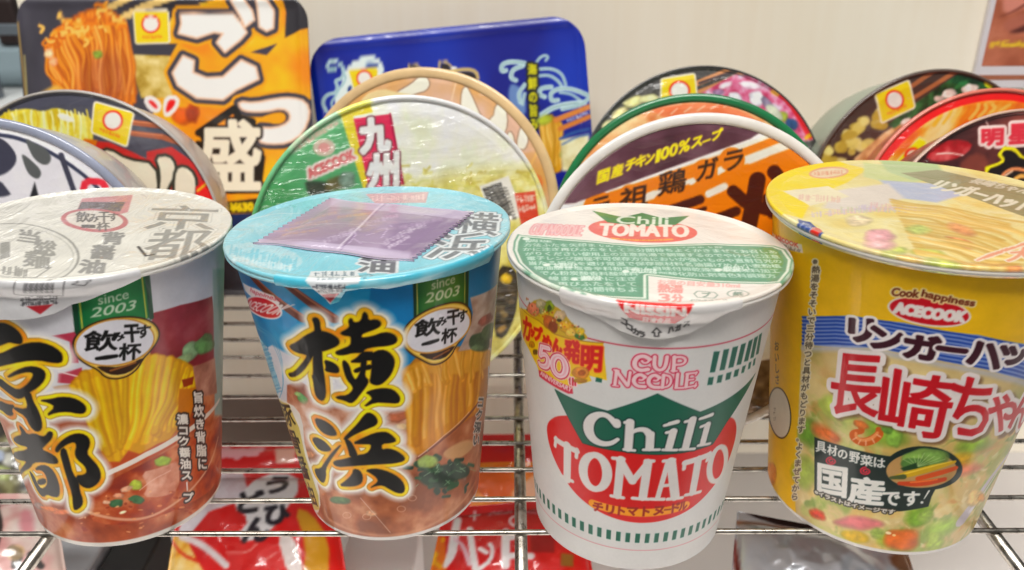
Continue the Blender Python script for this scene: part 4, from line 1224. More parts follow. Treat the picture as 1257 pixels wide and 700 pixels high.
    low = lambda u: np.minimum(np.interp(aa[0] + (aa[1] - aa[0]) * u, e[:, 0] / c.Rm, e[:, 1]), c.H - .25)
    c.build_tab(w, q, MAT_LID, t, .96, aa[0], aa[1], low, .1, .10, 12)
    c.rim(WHITE_PAPER, t)
    return c


def build_champon():
    c = Cup('champon')
    t = thing('noodle_cup', c.fr, 'larger yellow noodle cup with red 長崎 lettering and a blue striped band', 'noodle cup', 'noodle cups in the front row')
    YEL = (224, 178, 28)
    p = c.body_print(YEL)
    S, T = p.S, p.T
    R7 = (920, 190, 2.691); R8 = (920, 440, 2.691); N = (1000, 390, 4.374); Q = (990, 520, 4.375); V5 = (850, 400, 4.375)
    photo = lambda s_, t_: ramp(noise2(s_, t_, 1.5, 31, 4), [(.2, (150, 140, 78)), (.42, (196, 170, 116)), (.58, (206, 184, 134)), (.75, (216, 196, 140)), (.9, (190, 176, 120))])
    p.at()
    p.poly([(985, 400), (1040, 400), (1110, 404), (1201, 420), (1257, 436), (1330, 460), (1330, 720), (985, 720), (976, 620), (980, 500)], photo, 3)
    # soft food colours
    inside = np.clip((S - p.to_cm(np.array([[986., 540.]]))[0, 0]) / .3, 0, 1) * np.clip((p.to_cm(np.array([[1100., 470.]]))[0, 1] - T) / 1.2, 0, 1)
    for i, (col, th, sc) in enumerate((((206, 170, 100), .5, 1.0), ((146, 160, 74), .52, 1.3), ((110, 144, 56), .58, .9), ((222, 206, 150), .6, .7), ((176, 186, 104), .6, .6), ((206, 140, 90), .66, .8), ((90, 128, 50), .68, .6), ((228, 214, 170), .66, .4))):
        wx = noise2(S, T, 1.1, 200 + i, 3) - .5; wy = noise2(S, T, 1.1, 220 + i, 3) - .5
        p.fill(inside * np.clip((noise2(S + 1.2 * wx, T + 1.2 * wy, sc, 240 + i, 3) - th) * 6, 0, 1) * .6, col)
    p.at(*R8)
    p.blobs([(290, 170, 60, 26, 30, (176, 190, 96)), (450, 250, 70, 40, 20, (130, 160, 66)), (200, 250, 30, 40, 10, (100, 140, 54)), (180, 380, 36, 50, 10, (150, 166, 76)), (560, 520, 40, 24, -20, (120, 160, 50)), (640, 560, 60, 24, -20, (150, 176, 76)), (740, 280, 50, 30, -20, (140, 170, 62)), (700, 340, 40, 18, -10, (216, 170, 50)),
             (700, 372, 60, 12, -10, (200, 110, 76)), (250, 250, 50, 16, 30, (204, 110, 66)), (450, 600, 20, 14, 0, (150, 170, 60))], 5, 24)
    p.at(*N)
    p.stroke([(230, 565), (262, 610), (210, 615), (205, 645), (250, 672), (310, 660), (350, 625), (345, 600)], [26, 30, 36, 44, 50, 50, 44, 30], (196, 98, 54), 4, 2)
    p.stroke([(222, 620), (222, 645), (260, 662), (310, 648), (338, 618)], [14, 18, 20, 20, 14], (224, 146, 96), 6, 2)
    for x, y, rot in ((215, 650, 60), (240, 668, 30), (275, 674, 0), (315, 662, -30), (345, 635, -60)):
        p.ell((x, y), 4, 16, (236, 196, 160), rot, 4, .7)
    p.blobs([(250, 575, 50, 20, 20, (206, 120, 70)), (90, 630, 60, 16, 34, (206, 110, 60)), (430, 640, 46, 60, 10, (130, 168, 76)), (390, 600, 30, 24, 0, (96, 140, 60))], 7, 8)
    p.at(*Q)
    p.blobs([(290, 536, 132, 34, 3, (204, 120, 120)), (260, 610, 66, 28, 10, (206, 168, 40)), (505, 628, 102, 58, -2, (206, 106, 46)), (60, 490, 40, 22, 25, (196, 66, 40)), (600, 520, 40, 40, 0, (120, 156, 56)), (640, 500, 36, 30, 0, (146, 170, 80)), (690, 640, 50, 50, 0, (160, 180, 80)), (380, 590, 30, 24, 0, (140, 160, 80))], 9, 20)
    p.ell((440, 588), 16, 8, (244, 220, 180), 10, 5); p.ell((470, 600), 10, 6, (240, 206, 150), 10, 4)
    # spoon
    p.stroke([(1120, 130), (1010, 260), (930, 380), (870, 470), (835, 520)], [40, 44, 56, 84, 92], (196, 186, 192), 8, 2)
    p.stroke([(1020, 268), (940, 392), (880, 470)], [12, 18, 34], (216, 208, 212), 10, 2); p.blobs([(900, 400, 40, 50, 30, (222, 186, 120)), (940, 400, 20, 20, 0, (216, 150, 76))], 3, 12)
    # striped band
    band = [(985, 388), (1045, 387), (1110, 396), (1201, 411), (1257, 422), (1330, 442), (1330, 492), (1257, 466), (1206, 452), (1137, 438), (1075, 427), (1000, 424), (985, 425)]
    p.at().poly(band, (122, 142, 190), .6)
    top = np.array([(985, 388), (1045, 387), (1110, 396), (1201, 411), (1257, 422), (1330, 442)], float); bot = np.array([(985, 425), (1040, 424), (1100, 431), (1200, 451), (1257, 466), (1330, 492)], float)
    for i in range(8):
        f = (i + .35) / 8
        p.stroke(top + (bot - top) * f, [2.7, 2.7, 2.7, 2.7, 2.6, 2.4], (46, 72, 152), .6, 1)
    p.stroke(bot + np.array([0, 3]), 7, (176, 178, 190), 6, 1, .7)
    # pale strip of tiny writing down the seam
    # restaurant name
    p.at(*N)
    O2 = [(.10, (226, 220, 218), .02)]; BR = (58, 24, 34)
    for ch, bx in (('リ', (186, 300, 8, 120, 8, 6)), ('ン', (310, 472, 48, 156, 20, -6)), ('ガ', (484, 662, 84, 206, 26, 6)), ('ハ', (822, 984, 118, 240, 34, 6)), ('ッ', (1006, 1122, 146, 240, 24, 0)), ('ト', (1150, 1240, 150, 260, 24, 0))):
        p.chars(ch, [bx], (226, 220, 218), bold=.16)
        p.chars(ch, [bx], BR, bold=.062)
    p.stroke([(664, 162), (812, 182)], 46, (226, 220, 218)); p.stroke([(668, 163), (808, 181)], 30, BR)
    # 長崎ちゃんぽん
    REDN = (186, 40, 52)
    big = (('長', (80, 330, 190, 505, 28, 30)), ('崎', (340, 690, 262, 590, 60, 40)), ('ち', (712, 905, 305, 610, 30, 40)), ('ゃ', (925, 1050, 400, 600, 10, 20)), ('ん', (1040, 1150, 390, 590, 10, 30)), ('ぽ', (1150, 1300, 400, 590, 10, 30)))
    for ch, bx in big:
        p.chars(ch, [(bx[0] + 14, bx[1] + 14, bx[2] + 14, bx[3] + 14, *bx[4:])], (96, 66, 50), bold=.2, soft=.12, alpha=.7)
    for ch, bx in big:
        p.chars(ch, [bx], (224, 214, 210), bold=.2)
    for ch, bx in big:
        p.chars(ch, [bx], REDN, bold=.042)
    # dark panel with the vegetables
    p.at(*Q)
    DK = (14, 34, 30)
    p.poly([(42, 72), (200, 122), (430, 174), (500, 180), (560, 330), (700, 338), (672, 392), (655, 446), (500, 472), (280, 440), (42, 376)], DK, 3)
    p.ell((630, 240), 208, 118, DK, 2, 3)
    p.ell((618, 250), 190, 96, (178, 140, 92), -2, 3)
    p.blobs([(632, 190, 124, 56, -6, (130, 166, 84)), (580, 218, 70, 34, 0, (84, 124, 60)), (680, 180, 60, 40, 0, (120, 156, 80))], 6, 8)
    for i in range(9):
        p.stroke([(595, 232), (520 + i * 28, 160 + abs(i - 4) * 8)], 3, (190, 206, 150), 2, 0, .8)
    p.poly([(505, 240), (590, 210), (600, 240), (520, 256)], (30, 60, 30), 8)
    p.stroke([(480, 290), (560, 268), (680, 236), (795, 206)], [30, 44, 44, 20], (200, 162, 42), 4, 2); p.stroke([(500, 276), (680, 226), (780, 204)], [8, 12, 6], (226, 196, 90), 5, 1)
    p.stroke([(455, 292), (520, 286)], [20, 34], (70, 82, 44), 5)
    p.stroke([(500, 322), (620, 322), (740, 300)], [24, 44, 30], (192, 74, 38), 4, 1); p.stroke([(600, 296), (700, 270), (800, 240)], [30, 36, 30], (204, 86, 42), 4, 1); p.stroke([(560, 316), (700, 300)], 10, (224, 120, 70), 6)
    WT = (220, 218, 212)
    for ch, bx in (('具', (50, 104, 92, 150, 10, 2)), ('材', (112, 162, 112, 166, 10, 2)), ('の', (170, 218, 138, 184, 8, 0)), ('野', (230, 284, 148, 206, 10, 2)), ('菜', (290, 354, 166, 222, 10, 2)), ('は', (362, 420, 182, 232, 8, 2))):
        p.chars(ch, [bx], WT, bold=.014)
    p.chars('国', [(62, 208, 216, 370, 26, 2)], WT, bold=.052); p.chars('産', [(226, 406, 280, 420, 20, 6)], WT, bold=.055)
    p.chars('です', [(410, 496, 366, 436, 4, 2), (524, 602, 366, 440, 0, 2)], WT, bold=.03); p.stroke([(658, 362), (632, 404)], [10, 6], WT); p.ell((620, 424), 8, 7, WT)
    for x, y in ((134, 202), (318, 256)):
        a = np.linspace(0, 11, 26)
        p.stroke([(x + (6 + 2.3 * k) * math.cos(k), y + (4 + 1.6 * k) * math.sin(k)) for k in a], 9, (196, 50, 66), 2)
    p.text('※イラストはイメージです', ((44, 376), (470, 486), (46, 354)), (222, 216, 206), .012, out=[(.05, (50, 44, 36))])
    # seam writing, white edged
    p.at()
    p.column('※熱湯をそそいで三分待つと具材がもどります。よくまぜてから', (1003, 316), (975, 615), 10.5, (64, 54, 44), w2=9.5, out=[(.05, (214, 204, 176))], bold=.006)
    # maker's oval
    p.at(*R7)
    p.ell((594, 518), 140, 50, (222, 206, 190), 8, 2); p.ell((594, 518), 132, 43, (186, 40, 52), 8, 2)
    p.text('ACECOOK', ((478, 520), (706, 552), (486, 488)), (224, 214, 208), .045)
    p.text('Cook', ((468, 465), (556, 472), (474, 440)), (110, 50, 34), .014, out=[(.05, (226, 206, 150))]); p.text('happiness', ((566, 474), (738, 508), (574, 446)), (110, 50, 34), .014, out=[(.05, (226, 206, 150))])
    p.at().poly([(948, 284), (984, 300), (986, 311), (950, 300)], (222, 204, 190), .6); p.text('ACECOOK', ((952, 292), (980, 304), (952, 287)), (206, 70, 60), .01); p.scribble((953, 299), (983, 309), 4, (110, 100, 90), 7, 3)
    # left panel
    p.at(*V5)
    p.ell((468, 468), 62, 140, (60, 44, 24), -6, 2); p.ell((468, 468), 55, 133, (206, 198, 180), -6, 2); p.scribble((440, 440), (440, 510), 16, (90, 80, 60), 3, 8, 2)
    p.column('おいしさ', (452, 80), (456, 320), 26, (60, 46, 22), bold=.004)
    p.at(940, 560, 4).blobs([(30, 90, 26, 60, 0, (206, 130, 50))], 4, 14)
    p.fill(np.clip((.24 - T) / .03, 0, 1), (206, 202, 198))
    p.mottle(.5, .08, 9)
    c.build_body(p, MAT_FILM_CUP, t, 1.02)
    # lid
    q = c.lid_print((222, 204, 140))
    q.fill(noise2(q.S, q.T, 1.6, 5, 4), lambda s_, t_: ramp(noise2(s_, t_, .9, 33, 4), [(.25, (236, 206, 124)), (.5, (240, 226, 164)), (.7, (243, 234, 192)), (.85, (230, 208, 136))]))
    q.at()
    q.poly([(930, 240), (945, 205), (1010, 195), (1065, 208), (1040, 225), (1000, 240), (985, 268), (950, 262)], (240, 212, 76), 3)
    q.poly([(1060, 200), (1110, 206), (1140, 222), (1100, 228), (1060, 218)], (206, 210, 150), 5)
    q.poly([(1080, 198), (1150, 202), (1165, 218), (1120, 222), (1090, 212)], (186, 200, 150), 6)
    q.poly([(1080, 222), (1150, 226), (1190, 238), (1150, 250), (1100, 244)], (186, 190, 206), 7)
    q.poly([(1020, 235), (1090, 226), (1110, 244), (1060, 262), (1010, 256)], (226, 214, 200), 8)
    q.at(*R7)
    q.ell((262, 60), 66, 20, (226, 168, 130), -4, 3); q.ell((262, 60), 58, 15, (232, 206, 170), -4, 3); q.scribble((212, 64), (312, 58), 16, (216, 140, 110), 9, 3)
    q.poly([(110, 120), (260, 105), (330, 140), (200, 170)], (236, 224, 190), 8); q.scribble((160, 140), (300, 150), 24, (226, 190, 170), 12, 6)
    for i in range(5):
        q.scribble((200 + i * 50, 200 - i * 8), (420 + i * 50, 180 + i * 2), 22, [(206, 190, 206), (226, 186, 180), (200, 200, 160)][i % 3], 14, 60 + i, None, .8)
    q.poly([(160, 215), (200, 222), (245, 262), (235, 272), (165, 240)], (60, 80, 140), 3); q.ell((222, 252), 18, 10, (206, 60, 50), 20, 2); q.scribble((170, 228), (215, 248), 14, (214, 210, 214), 5, 5)
    q.blobs([(430, 270, 50, 20, 0, (226, 170, 170)), (360, 220, 40, 18, 0, (226, 206, 170)), (600, 330, 60, 16, 10, (206, 206, 110)), (520, 350, 50, 14, 6, (226, 190, 120)), (480, 320, 40, 14, 0, (190, 196, 110)), (860, 380, 40, 12, 0, (222, 150, 100)), (700, 290, 50, 14, 20, (222, 150, 104))], 5, 14)
    q.strands([(470, 150), (520, 240), (560, 330)], [(960, 240), (940, 320), (900, 390)], 26, 17, (214, 172, 92), (230, 198, 124), (240, 220, 164), 41, .03, .9, .3)
    q.blobs([(430, 300, 44, 18, 0, (226, 176, 172)), (640, 360, 50, 12, 10, (196, 204, 110)), (700, 250, 40, 14, 20, (226, 160, 110)), (560, 250, 30, 12, 0, (190, 200, 120))], 6, 22)
    q.poly([(500, 62), (620, 50), (760, 80), (910, 110), (1010, 140), (1010, 220), (905, 206), (780, 160), (640, 112)], (150, 146, 108), 4)
    q.text('リンガーハット', ((590, 112), (905, 190), (640, 84)), (230, 224, 200), .05); q.text('長崎ちゃんぽん', ((720, 92), (1000, 150), (752, 76)), (214, 208, 184), .03)
    q.text('具材たっぷり', ((750, 350), (905, 300), (790, 330)), (226, 160, 130), .03, out=[(.06, (236, 222, 196))]); q.chars('大盛', [(850, 930, 310, 352, -6, 20), (930, 1000, 300, 345, -6, 20)], (226, 160, 130), bold=.03, out=[(.06, (236, 222, 196))])
    q.mottle(.9, .06, 8)
    c.build_lid(q, MAT_LID, t, .96, .03, 9, .38)
    c.rim(mat_plain('pale_rim', (196, 190, 180), .45, 0, .04, 40), t)
    return c


# ---------------------------------------------------------------- bowls stood on edge behind the cups, lids to the front
class Bowl:
    """Stands on its rim: x, y of the point where the rim touches the wires, lid radius, lean back, turn."""
    def __init__(s, x, y, R, lean, yaw, cell=.045):
        l = math.radians(lean); w = math.radians(yaw)
        X = np.array([math.cos(w), math.sin(w), 0]); n0 = np.array([math.sin(w), -math.cos(w), 0])
        Y = np.array([0, 0, math.cos(l)]) - n0 * math.sin(l)
        Z = np.cross(X, Y)
        s.R, s.cell = R, cell
        s.fr = Frame(np.array([x, y, .11]) + Y * R, X, Y, Z)

    def lid_print(s, base, k=.037):
        R = s.R + .1
        return Print(-R, R, -R, R, s.cell, base, lambda px: s.fr.plane(px, 0), k=k)

    def build(s, label, pr, rim_col, body_col, gain=1.25, depth=4.7, base_r=5.2, rim_w=.16, mat=None, group='noodle bowls stood on edge', seed=1, rim_rough=.3):
        R = s.R
        t = thing('noodle_bowl', s.fr, label, 'noodle bowl', group)
        n = int(2 * R / s.cell)
        rows = (R - rim_w * .6) * np.sin(np.linspace(-np.pi / 2 * .99, np.pi / 2 * .99, n))

        def z(X, Y):
            q = np.hypot(X, Y) / R
            return .02 * (noise2(X, Y, 2.4, seed, 3) - .5) * np.clip((1 - q) * 8, 0, 1) - .06 * np.clip((q - .9) / .06, 0, 1) * (q < .97)
        sheet('lid', pr, rows, lambda v: np.sqrt(np.maximum((R - rim_w * .6) ** 2 - v * v, 0)), mat or MAT_BOWL, t, z, gain, n)
        q = np.linspace(0, 2 * np.pi, 15)
        ring = [(R - rim_w + rim_w * math.cos(a), -.06 + .12 * math.sin(a)) for a in q]
        if rim_col is None:                                        # the printed film runs over the rim
            rm = lathe('rim', ring, mat_print('film_rim', .35, .8, .08, 0), t, 200, (200, 200, 200))
            n_ = len(rm.data.vertices); co = np.empty(n_ * 3); rm.data.vertices.foreach_get('co', co); co = co.reshape(-1, 3) / CM
            f_ = (R - .3) / np.maximum(np.hypot(co[:, 0], co[:, 1]), .01)
            k_ = np.ones((n_, 4)); k_[:, :3] = np.clip(lin(np.clip(pr.sample(co[:, 0] * f_, co[:, 1] * f_) * 1.12 + .03, 0, 1)), 0, .86)
            rm.data.color_attributes['Col'].data.foreach_set('color', k_.ravel())
        else:
            lathe('rim', ring, mat_plain('bowl_rim', rim_col, rim_rough, 0, .12, 80, coat=.6), t, 160)
        pts = [(R - .16, -.05), (R - .3, -.5), (R - .42, -.75), (R - .5, -.8)]
        for f in np.linspace(0, 1, 8):
            pts.append((R - .5 + (base_r - R + .5) * f ** 1.7, -.8 - (depth - .8) * f))
        pts += [(base_r - .2, -depth), (.05, -depth + .05)]
        lathe('bowl', pts, mat_plain('bowl_side', body_col, .4, 0, .08, 14, coat=.4), t, 120)
        return t


def logo(p, quad, ring, rx, ry, rot=0, k=1.0):
    """Yellow rounded square with a red ring round a pale disc, white edged (no face)."""
    q0 = np.array(quad, float); q0 = q0.mean(0) + (q0 - q0.mean(0)) * .9; g = np.hypot(*(q0[1] - q0[0])) * .05
    p.poly(q0, (226, 214, 196), 2, 0, 1, g + 3.4 * k)
    p.poly(q0, (234, 190, 30), 1.5, 0, 1, g)
    p.ell(ring, rx * 1.25, ry * 1.25, (206, 60, 40), rot, 1)
    p.ell(ring, rx, ry, (236, 214, 206), rot, 1.5)
    q = np.array(quad, float); b0, b1 = q[3] * .82 + q[0] * .18, q[2] * .82 + q[1] * .18
    d = b1 - b0
    p.scribble(b0 + d * .2, b0 + d * .8, np.hypot(*d) * .09, (206, 120, 40), 8, 3)


def bowls():
    # left pair
    b = Bowl(-21.2, 31.95, 6.745, 4.5, .5)
    p = b.lid_print((214, 212, 216)); Z = (0, 110, 4.334)
    p.at(*Z)
    DG = (58, 58, 72)
    p.stroke([(-200, 230), (0, 240), (110, 262), (250, 322), (400, 418), (520, 520), (600, 620)], 18, (52, 56, 76), 3, 2)
    p.stroke([(-200, 212), (0, 222), (120, 242), (260, 302), (410, 398), (535, 500), (620, 600)], 9, (226, 228, 236), 3, 2)
    p.poly([(-120, 240), (-10, 250), (50, 290), (95, 360), (70, 420), (0, 465), (-120, 470)], DG, 3, 2)
    p.poly([(-80, 480), (0, 480), (50, 545), (60, 560), (0, 575), (-90, 570)], DG, 3, 1)
    p.poly([(130, 255), (180, 285), (240, 310), (275, 355), (265, 395), (230, 405), (180, 370), (150, 310)], (84, 86, 86), 4, 2)
    p.poly([(112, 335), (170, 380), (220, 430), (215, 468), (190, 478), (150, 450), (125, 390)], (84, 86, 86), 4, 2)
    p.poly([(185, 490), (150, 600), (60, 640), (260, 640), (210, 590)], (36, 36, 40), 3)
    p.stroke([(325, 350), (400, 560), (420, 640)], 26, DG, 2)
    p.stroke([(560, 520), (540, 490), (455, 485), (440, 550), (480, 600), (580, 600)], 32, (214, 62, 72), 3, 1)
    p.mottle(.8, .06, 3)
    b.build('white noodle bowl with dark drop shapes and a silver rim, at the left edge', p, (150, 156, 176), (196, 194, 190), seed=2, rim_rough=.2, rim_w=.2)

    b = Bowl(-20.48, 37.46, 6.65, 6.7, -2.7)
    p = b.lid_print((66, 66, 78)).at(*Z)
    p.poly([(-150, 300), (0, 130), (80, 110), (150, 100), (230, 120), (290, 95), (350, 110), (400, 130), (470, 140), (500, 180), (490, 330), (300, 330), (100, 240)], soup((176, 150, 40), (206, 190, 76), (226, 216, 130), .6, 8), 10, 1)
    for i in range(22):
        r = random.Random(i); x = 20 + i * 21
        p.stroke([(x, 120 + r.uniform(-15, 10)), (x + r.uniform(-8, 20), 160), (x + r.uniform(-10, 25), 220 + r.uniform(0, 80))], r.uniform(8, 15), r.choice([(226, 214, 130), (196, 166, 54), (232, 226, 170), (206, 186, 80)]), 5, 2)
    p.ell((350, 150), 46, 18, (244, 240, 220), 20, 10, .9)
    p.poly([(450, 260), (520, 270), (500, 340), (400, 330)], (196, 106, 40), 10)
    for y0, y1 in ((175, 215), (232, 272)):
        p.stroke([(700, y0), (860, y0 + 20), (1000, y1 + 30)], 30, (150, 82, 56), 6); p.stroke([(700, y0 - 6), (860, y0 + 12)], 8, (190, 120, 90), 5)
    p.poly([(520, 275), (580, 280), (700, 330), (780, 370), (780, 330), (910, 305), (1030, 390), (1080, 480), (1100, 640), (560, 640), (480, 360)], (176, 50, 50), 4)
    p.poly([(560, 360), (640, 400), (760, 520), (740, 560), (600, 500), (500, 370)], soup((150, 40, 40), (190, 90, 84), (214, 150, 140), .4, 8), 14)
    for q in ([(530, 330), (580, 310), (680, 370), (830, 390), (850, 560), (760, 580), (640, 430)], [(820, 355), (900, 345), (940, 400), (930, 470), (900, 520), (880, 580), (840, 560), (850, 440)], [(930, 420), (980, 400), (1040, 450), (1050, 540), (1020, 640), (930, 620), (920, 520)]):
        p.poly(q, (42, 42, 34), 3, 1, 1, 8)
        p.poly(q, (216, 206, 186), 3, 1, 1, -8)
    p.poly([(1040, 520), (1090, 480), (1150, 600), (1040, 620)], (206, 40, 34), 4); p.stroke([(1050, 540), (1110, 490)], 10, (236, 190, 50), 3)
    logo(p, [(505, 72), (705, 130), (672, 298), (492, 225)], (600, 165), 44, 44, 10, 3)
    p.mottle(.8, .08, 4)
    b.build('dark noodle bowl with yellow noodles, square yellow logo and red lettering', p, (176, 170, 164), (190, 176, 166), seed=5, rim_w=.07)

    # the green and cream one, and the brown one behind it
    b = Bowl(-4.27, 33.97, 6.865, 7.94, 20.0)
    p = b.lid_print((222, 222, 196)); G = (310, 10, 2.593); G5 = (310, 100, 4.119)
    p.fill(1.0, lambda s_, t_: ramp(noise2(s_, t_, 1.1, 41, 4), [(.25, (220, 222, 194)), (.5, (230, 234, 216)), (.8, (240, 242, 234))]))
    p.at()
    yel = lambda s_, t_: ramp(noise2(s_, t_, .5, 42, 4), [(.25, (176, 156, 50)), (.5, (212, 200, 96)), (.8, (232, 224, 160))])
    p.poly([(500, 225), (580, 212), (680, 205), (700, 330), (660, 450), (560, 470), (470, 420), (470, 260)], yel, 26, 0, .75)
    for i in range(70):
        r = random.Random(100 + i); x, y = r.uniform(480, 660), r.uniform(205, 250)
        p.stroke([(x, y), (x + r.uniform(-10, 10), y + r.uniform(-6, 6)), (x + r.uniform(-16, 16), y + r.uniform(-6, 6))], r.uniform(2, 3.5), r.choice([(206, 200, 110), (224, 220, 160), (186, 170, 80), (196, 196, 120)]), 2, 1, .7)
    p.poly([(412, 125), (424, 122), (458, 250), (452, 330), (280, 480), (260, 200)], lambda s_, t_: ramp(np.clip(.5 + t_ / 9 + .5 * (noise2(s_, t_, 2.4, 43, 3) - .5), 0, 1), [(.1, (14, 82, 18)), (.5, (28, 108, 32)), (.95, (96, 164, 112))]), 1.5)
    p.poly([(414, 128), (452, 118), (458, 138), (434, 143), (456, 245), (450, 245)], (224, 204, 80), 1.5)
    p.poly([(434, 146), (479, 140), (495, 226), (453, 233)], (212, 62, 92), 1); p.stroke([(479, 140), (495, 226)], 2.5, (160, 40, 70), 1)
    p.chars('九', [(444, 478, 148, 188, -4, -2)], (236, 230, 226), bold=.10, out=[(.06, (110, 60, 70))]); p.chars('州', [(452, 488, 191, 232, -4, 0)], (236, 230, 226), bold=.08, out=[(.06, (110, 60, 70))])
    p.at(*G5)
    p.ell((362, 335), 56, 44, (216, 190, 176), 0, 5, .9); p.ell((362, 335), 30, 24, (220, 140, 140), 0, 5, .7)
    p.text('ACECOOK', ((290, 490), (520, 388), (272, 448)), (206, 110, 110), .03, out=[(.10, (228, 214, 204))])
    p.scribble((210, 345), (430, 205), 26, (206, 150, 140), 12, 3); p.stroke([(205, 350), (435, 200)], 36, (220, 214, 196), 4, 0, .35)
    p.blobs([(330, 545, 70, 40, 10, (58, 62, 52)), (420, 520, 60, 34, -20, (96, 90, 60)), (480, 500, 40, 40, 0, (120, 140, 126))], 3, 12)
    # barcode
    p.at(480, 60, 3.5)
    p.poly([(380, 590), (505, 545), (570, 720), (440, 760)], (226, 224, 216), 2)
    for i in range(22):
        f = (i + .5) / 22
        a = np.array([(395, 600), (470, 575)]) + f * np.array([(50, 140), (48, 140)])
        p.stroke([a[0], a[1]], [3.5, 6.5, 2.5, 5][i % 4 if i % 7 else 1], (40, 40, 40))
    for i, ch in enumerate('4554002050'):
        c0 = np.array([487, 590]) + np.array([4.6, 14.5]) * i
        p.text(ch, (c0 + (-8, 7), c0 + (-4, 22 - 9), c0 + (8, 2)), (60, 58, 56), .01)
    p.poly([(530, 620), (620, 610), (640, 760), (560, 760)], (206, 76, 60), 5); p.scribble((540, 650), (620, 640), 30, (230, 206, 190), 5, 8); p.scribble((550, 690), (620, 680), 30, (230, 206, 190), 5, 9)
    # mushrooms lower right
    p.at(570, 340, 3.89)
    p.poly([(160, -60), (250, -40), (262, 60), (240, 200), (190, 300), (140, 280), (150, 100)], soup((24, 22, 18), (52, 44, 34), (96, 82, 58), .3, 7), 8, 1)
    p.blobs([(190, 180, 22, 14, 30, (130, 110, 70)), (225, 120, 16, 12, 0, (84, 70, 50)), (180, 250, 26, 14, -40, (150, 120, 70)), (200, 10, 30, 26, 0, (206, 170, 50))], 4, 8)
    p.mottle(.6, .07, 3)
    b.build('green and cream noodle bowl with a pink 九州 label and a barcode', p, None, (206, 200, 186), gain=1.1, seed=8, rim_w=.11, mat=MAT_GREEN)

    b = Bowl(-4.607, 39.93, 6.88, 9.05, -12.3)
    p = b.lid_print((196, 158, 128)); Z6 = (480, 60, 3.5)
    p.fill(1.0, lambda s_, t_: ramp(noise2(s_, t_, 2.0, 51, 3), [(.25, (196, 150, 96)), (.5, (200, 166, 144)), (.75, (206, 170, 160))]))
    CW = (226, 222, 204)
    for q in ([(300, 240), (305, 180), (322, 160), (340, 190), (385, 290), (400, 310), (300, 300)], [(380, 320), (440, 300), (450, 240), (480, 232), (500, 290), (495, 350), (470, 380), (420, 380)], [(490, 390), (510, 350), (528, 380), (530, 430), (500, 430)], [(540, 410), (555, 340), (572, 330), (590, 390), (575, 432), (550, 430)],
              [(20, 190), (90, 150), (120, 120), (150, 120), (168, 150), (150, 180), (110, 190), (90, 200), (20, 210)]):
        p.at(*Z6).poly(q, (130, 104, 90), 4, 1, 1, 5); p.poly(q, CW, 3, 1)
    p.at(*Z6).poly([(-120, 200), (-40, 170), (20, 185), (100, 200), (60, 240), (-140, 260)], (216, 196, 150), 8, 1)
    p.stroke([(590, 520), (640, 420)], 10, (226, 196, 130), 5); p.stroke([(280, 140), (260, 220)], 6, (216, 190, 160), 4)
    p.poly([(600, 520), (660, 560), (640, 620), (600, 600)], (214, 80, 54), 6, 1); p.poly([(520, 460), (620, 440), (680, 560), (640, 700), (560, 520)], (200, 150, 90), 16, 0, .6)
    p.mottle(.8, .07, 4)
    b.build('brown noodle bowl with white claw shapes behind the green bowl', p, (222, 190, 140), (206, 188, 160), seed=11, rim_w=.26)

    # three in the middle
    b = Bowl(7.594, 30.492, 6.86, 9.54, 1.33)
    p = b.lid_print((226, 222, 216)); Y = (660, 70, 3.043); YB = (660, 170, 4.19)
    p.at(*YB)
    p.poly([(-200, 560), (60, 400), (2000, -320), (2000, 1200), (-200, 1200)], (224, 214, 200), 2)
    OR = (220, 122, 28)
    for a, b_, w in (((150, 420), (1300, -20), 36), ((270, 345), (1000, 100), 60), ((640, 330), (1500, 30), 80), ((560, 360), (1500, 20), 60), ((300, 480), (1500, 110), 110), ((600, 480), (1500, 220), 160), ((700, 560), (1500, 330), 160)):
        p.stroke([a, b_], w, OR, 2)
    for a, b_, w in (((560, 295), (600, 280), 22), ((790, 228), (800, 222), 22), ((1090, 112), (1170, 80), 34), ((880, 285), (960, 248), 34), ((930, 170), (945, 160), 30)):
        p.stroke([a, b_], w, (226, 216, 204), 2)
    for x, y in ((310, 330), (480, 300), (690, 230), (860, 170), (1000, 110)):
        p.ell((x, y), 66, 64, OR, 0, 3)
    p.at(*Y)
    band = [(88, 566), (125, 505), (200, 420), (300, 345), (400, 290), (500, 258), (600, 244), (700, 252), (790, 270), (845, 288), (640, 362), (300, 486)]
    p.poly(band, soup((64, 36, 44), (80, 48, 58), (100, 70, 80), 1.2, 8), 2, 1)
    YL = (226, 206, 70)
    for ch, x, y, w_, h_ in (('国', 243, 452, 42, 46), ('産', 295, 432, 40, 44), ('チ', 345, 408, 36, 40), ('キ', 383, 394, 34, 42), ('ン', 417, 384, 30, 36), ('1', 447, 372, 12, 44), ('0', 473, 364, 28, 44), ('0', 505, 352, 28, 44), ('%', 545, 340, 40, 44), ('ス', 593, 324, 38, 36), ('プ', 668, 296, 36, 36)):
        p.chars(ch, [(x - w_ / 2, x + w_ / 2, y - h_ / 2, y + h_ / 2, -w_ * .36, 6)], YL, bold=.03)
    p.stroke([(618, 318), (644, 308)], 6, YL)
    p.at(*YB)
    BK = (46, 30, 26)
    for ch, bx in (('元', (275, 365, 318, 410, -26, 6)), ('祖', (420, 562, 262, 372, -30, 8)), ('鶏', (618, 756, 180, 300, -30, 10)), ('ガ', (818, 918, 118, 222, -24, 10)), ('ラ', (955, 1050, 76, 172, -22, 10))):
        p.chars(ch, [bx], BK, bold=.022)
    DB = (62, 26, 26)
    p.stroke([(690, 365), (835, 315)], 42, DB, 1); p.stroke([(930, 410), (1020, 375)], 46, DB, 1); p.stroke([(700, 420), (860, 360)], 20, DB, 1)
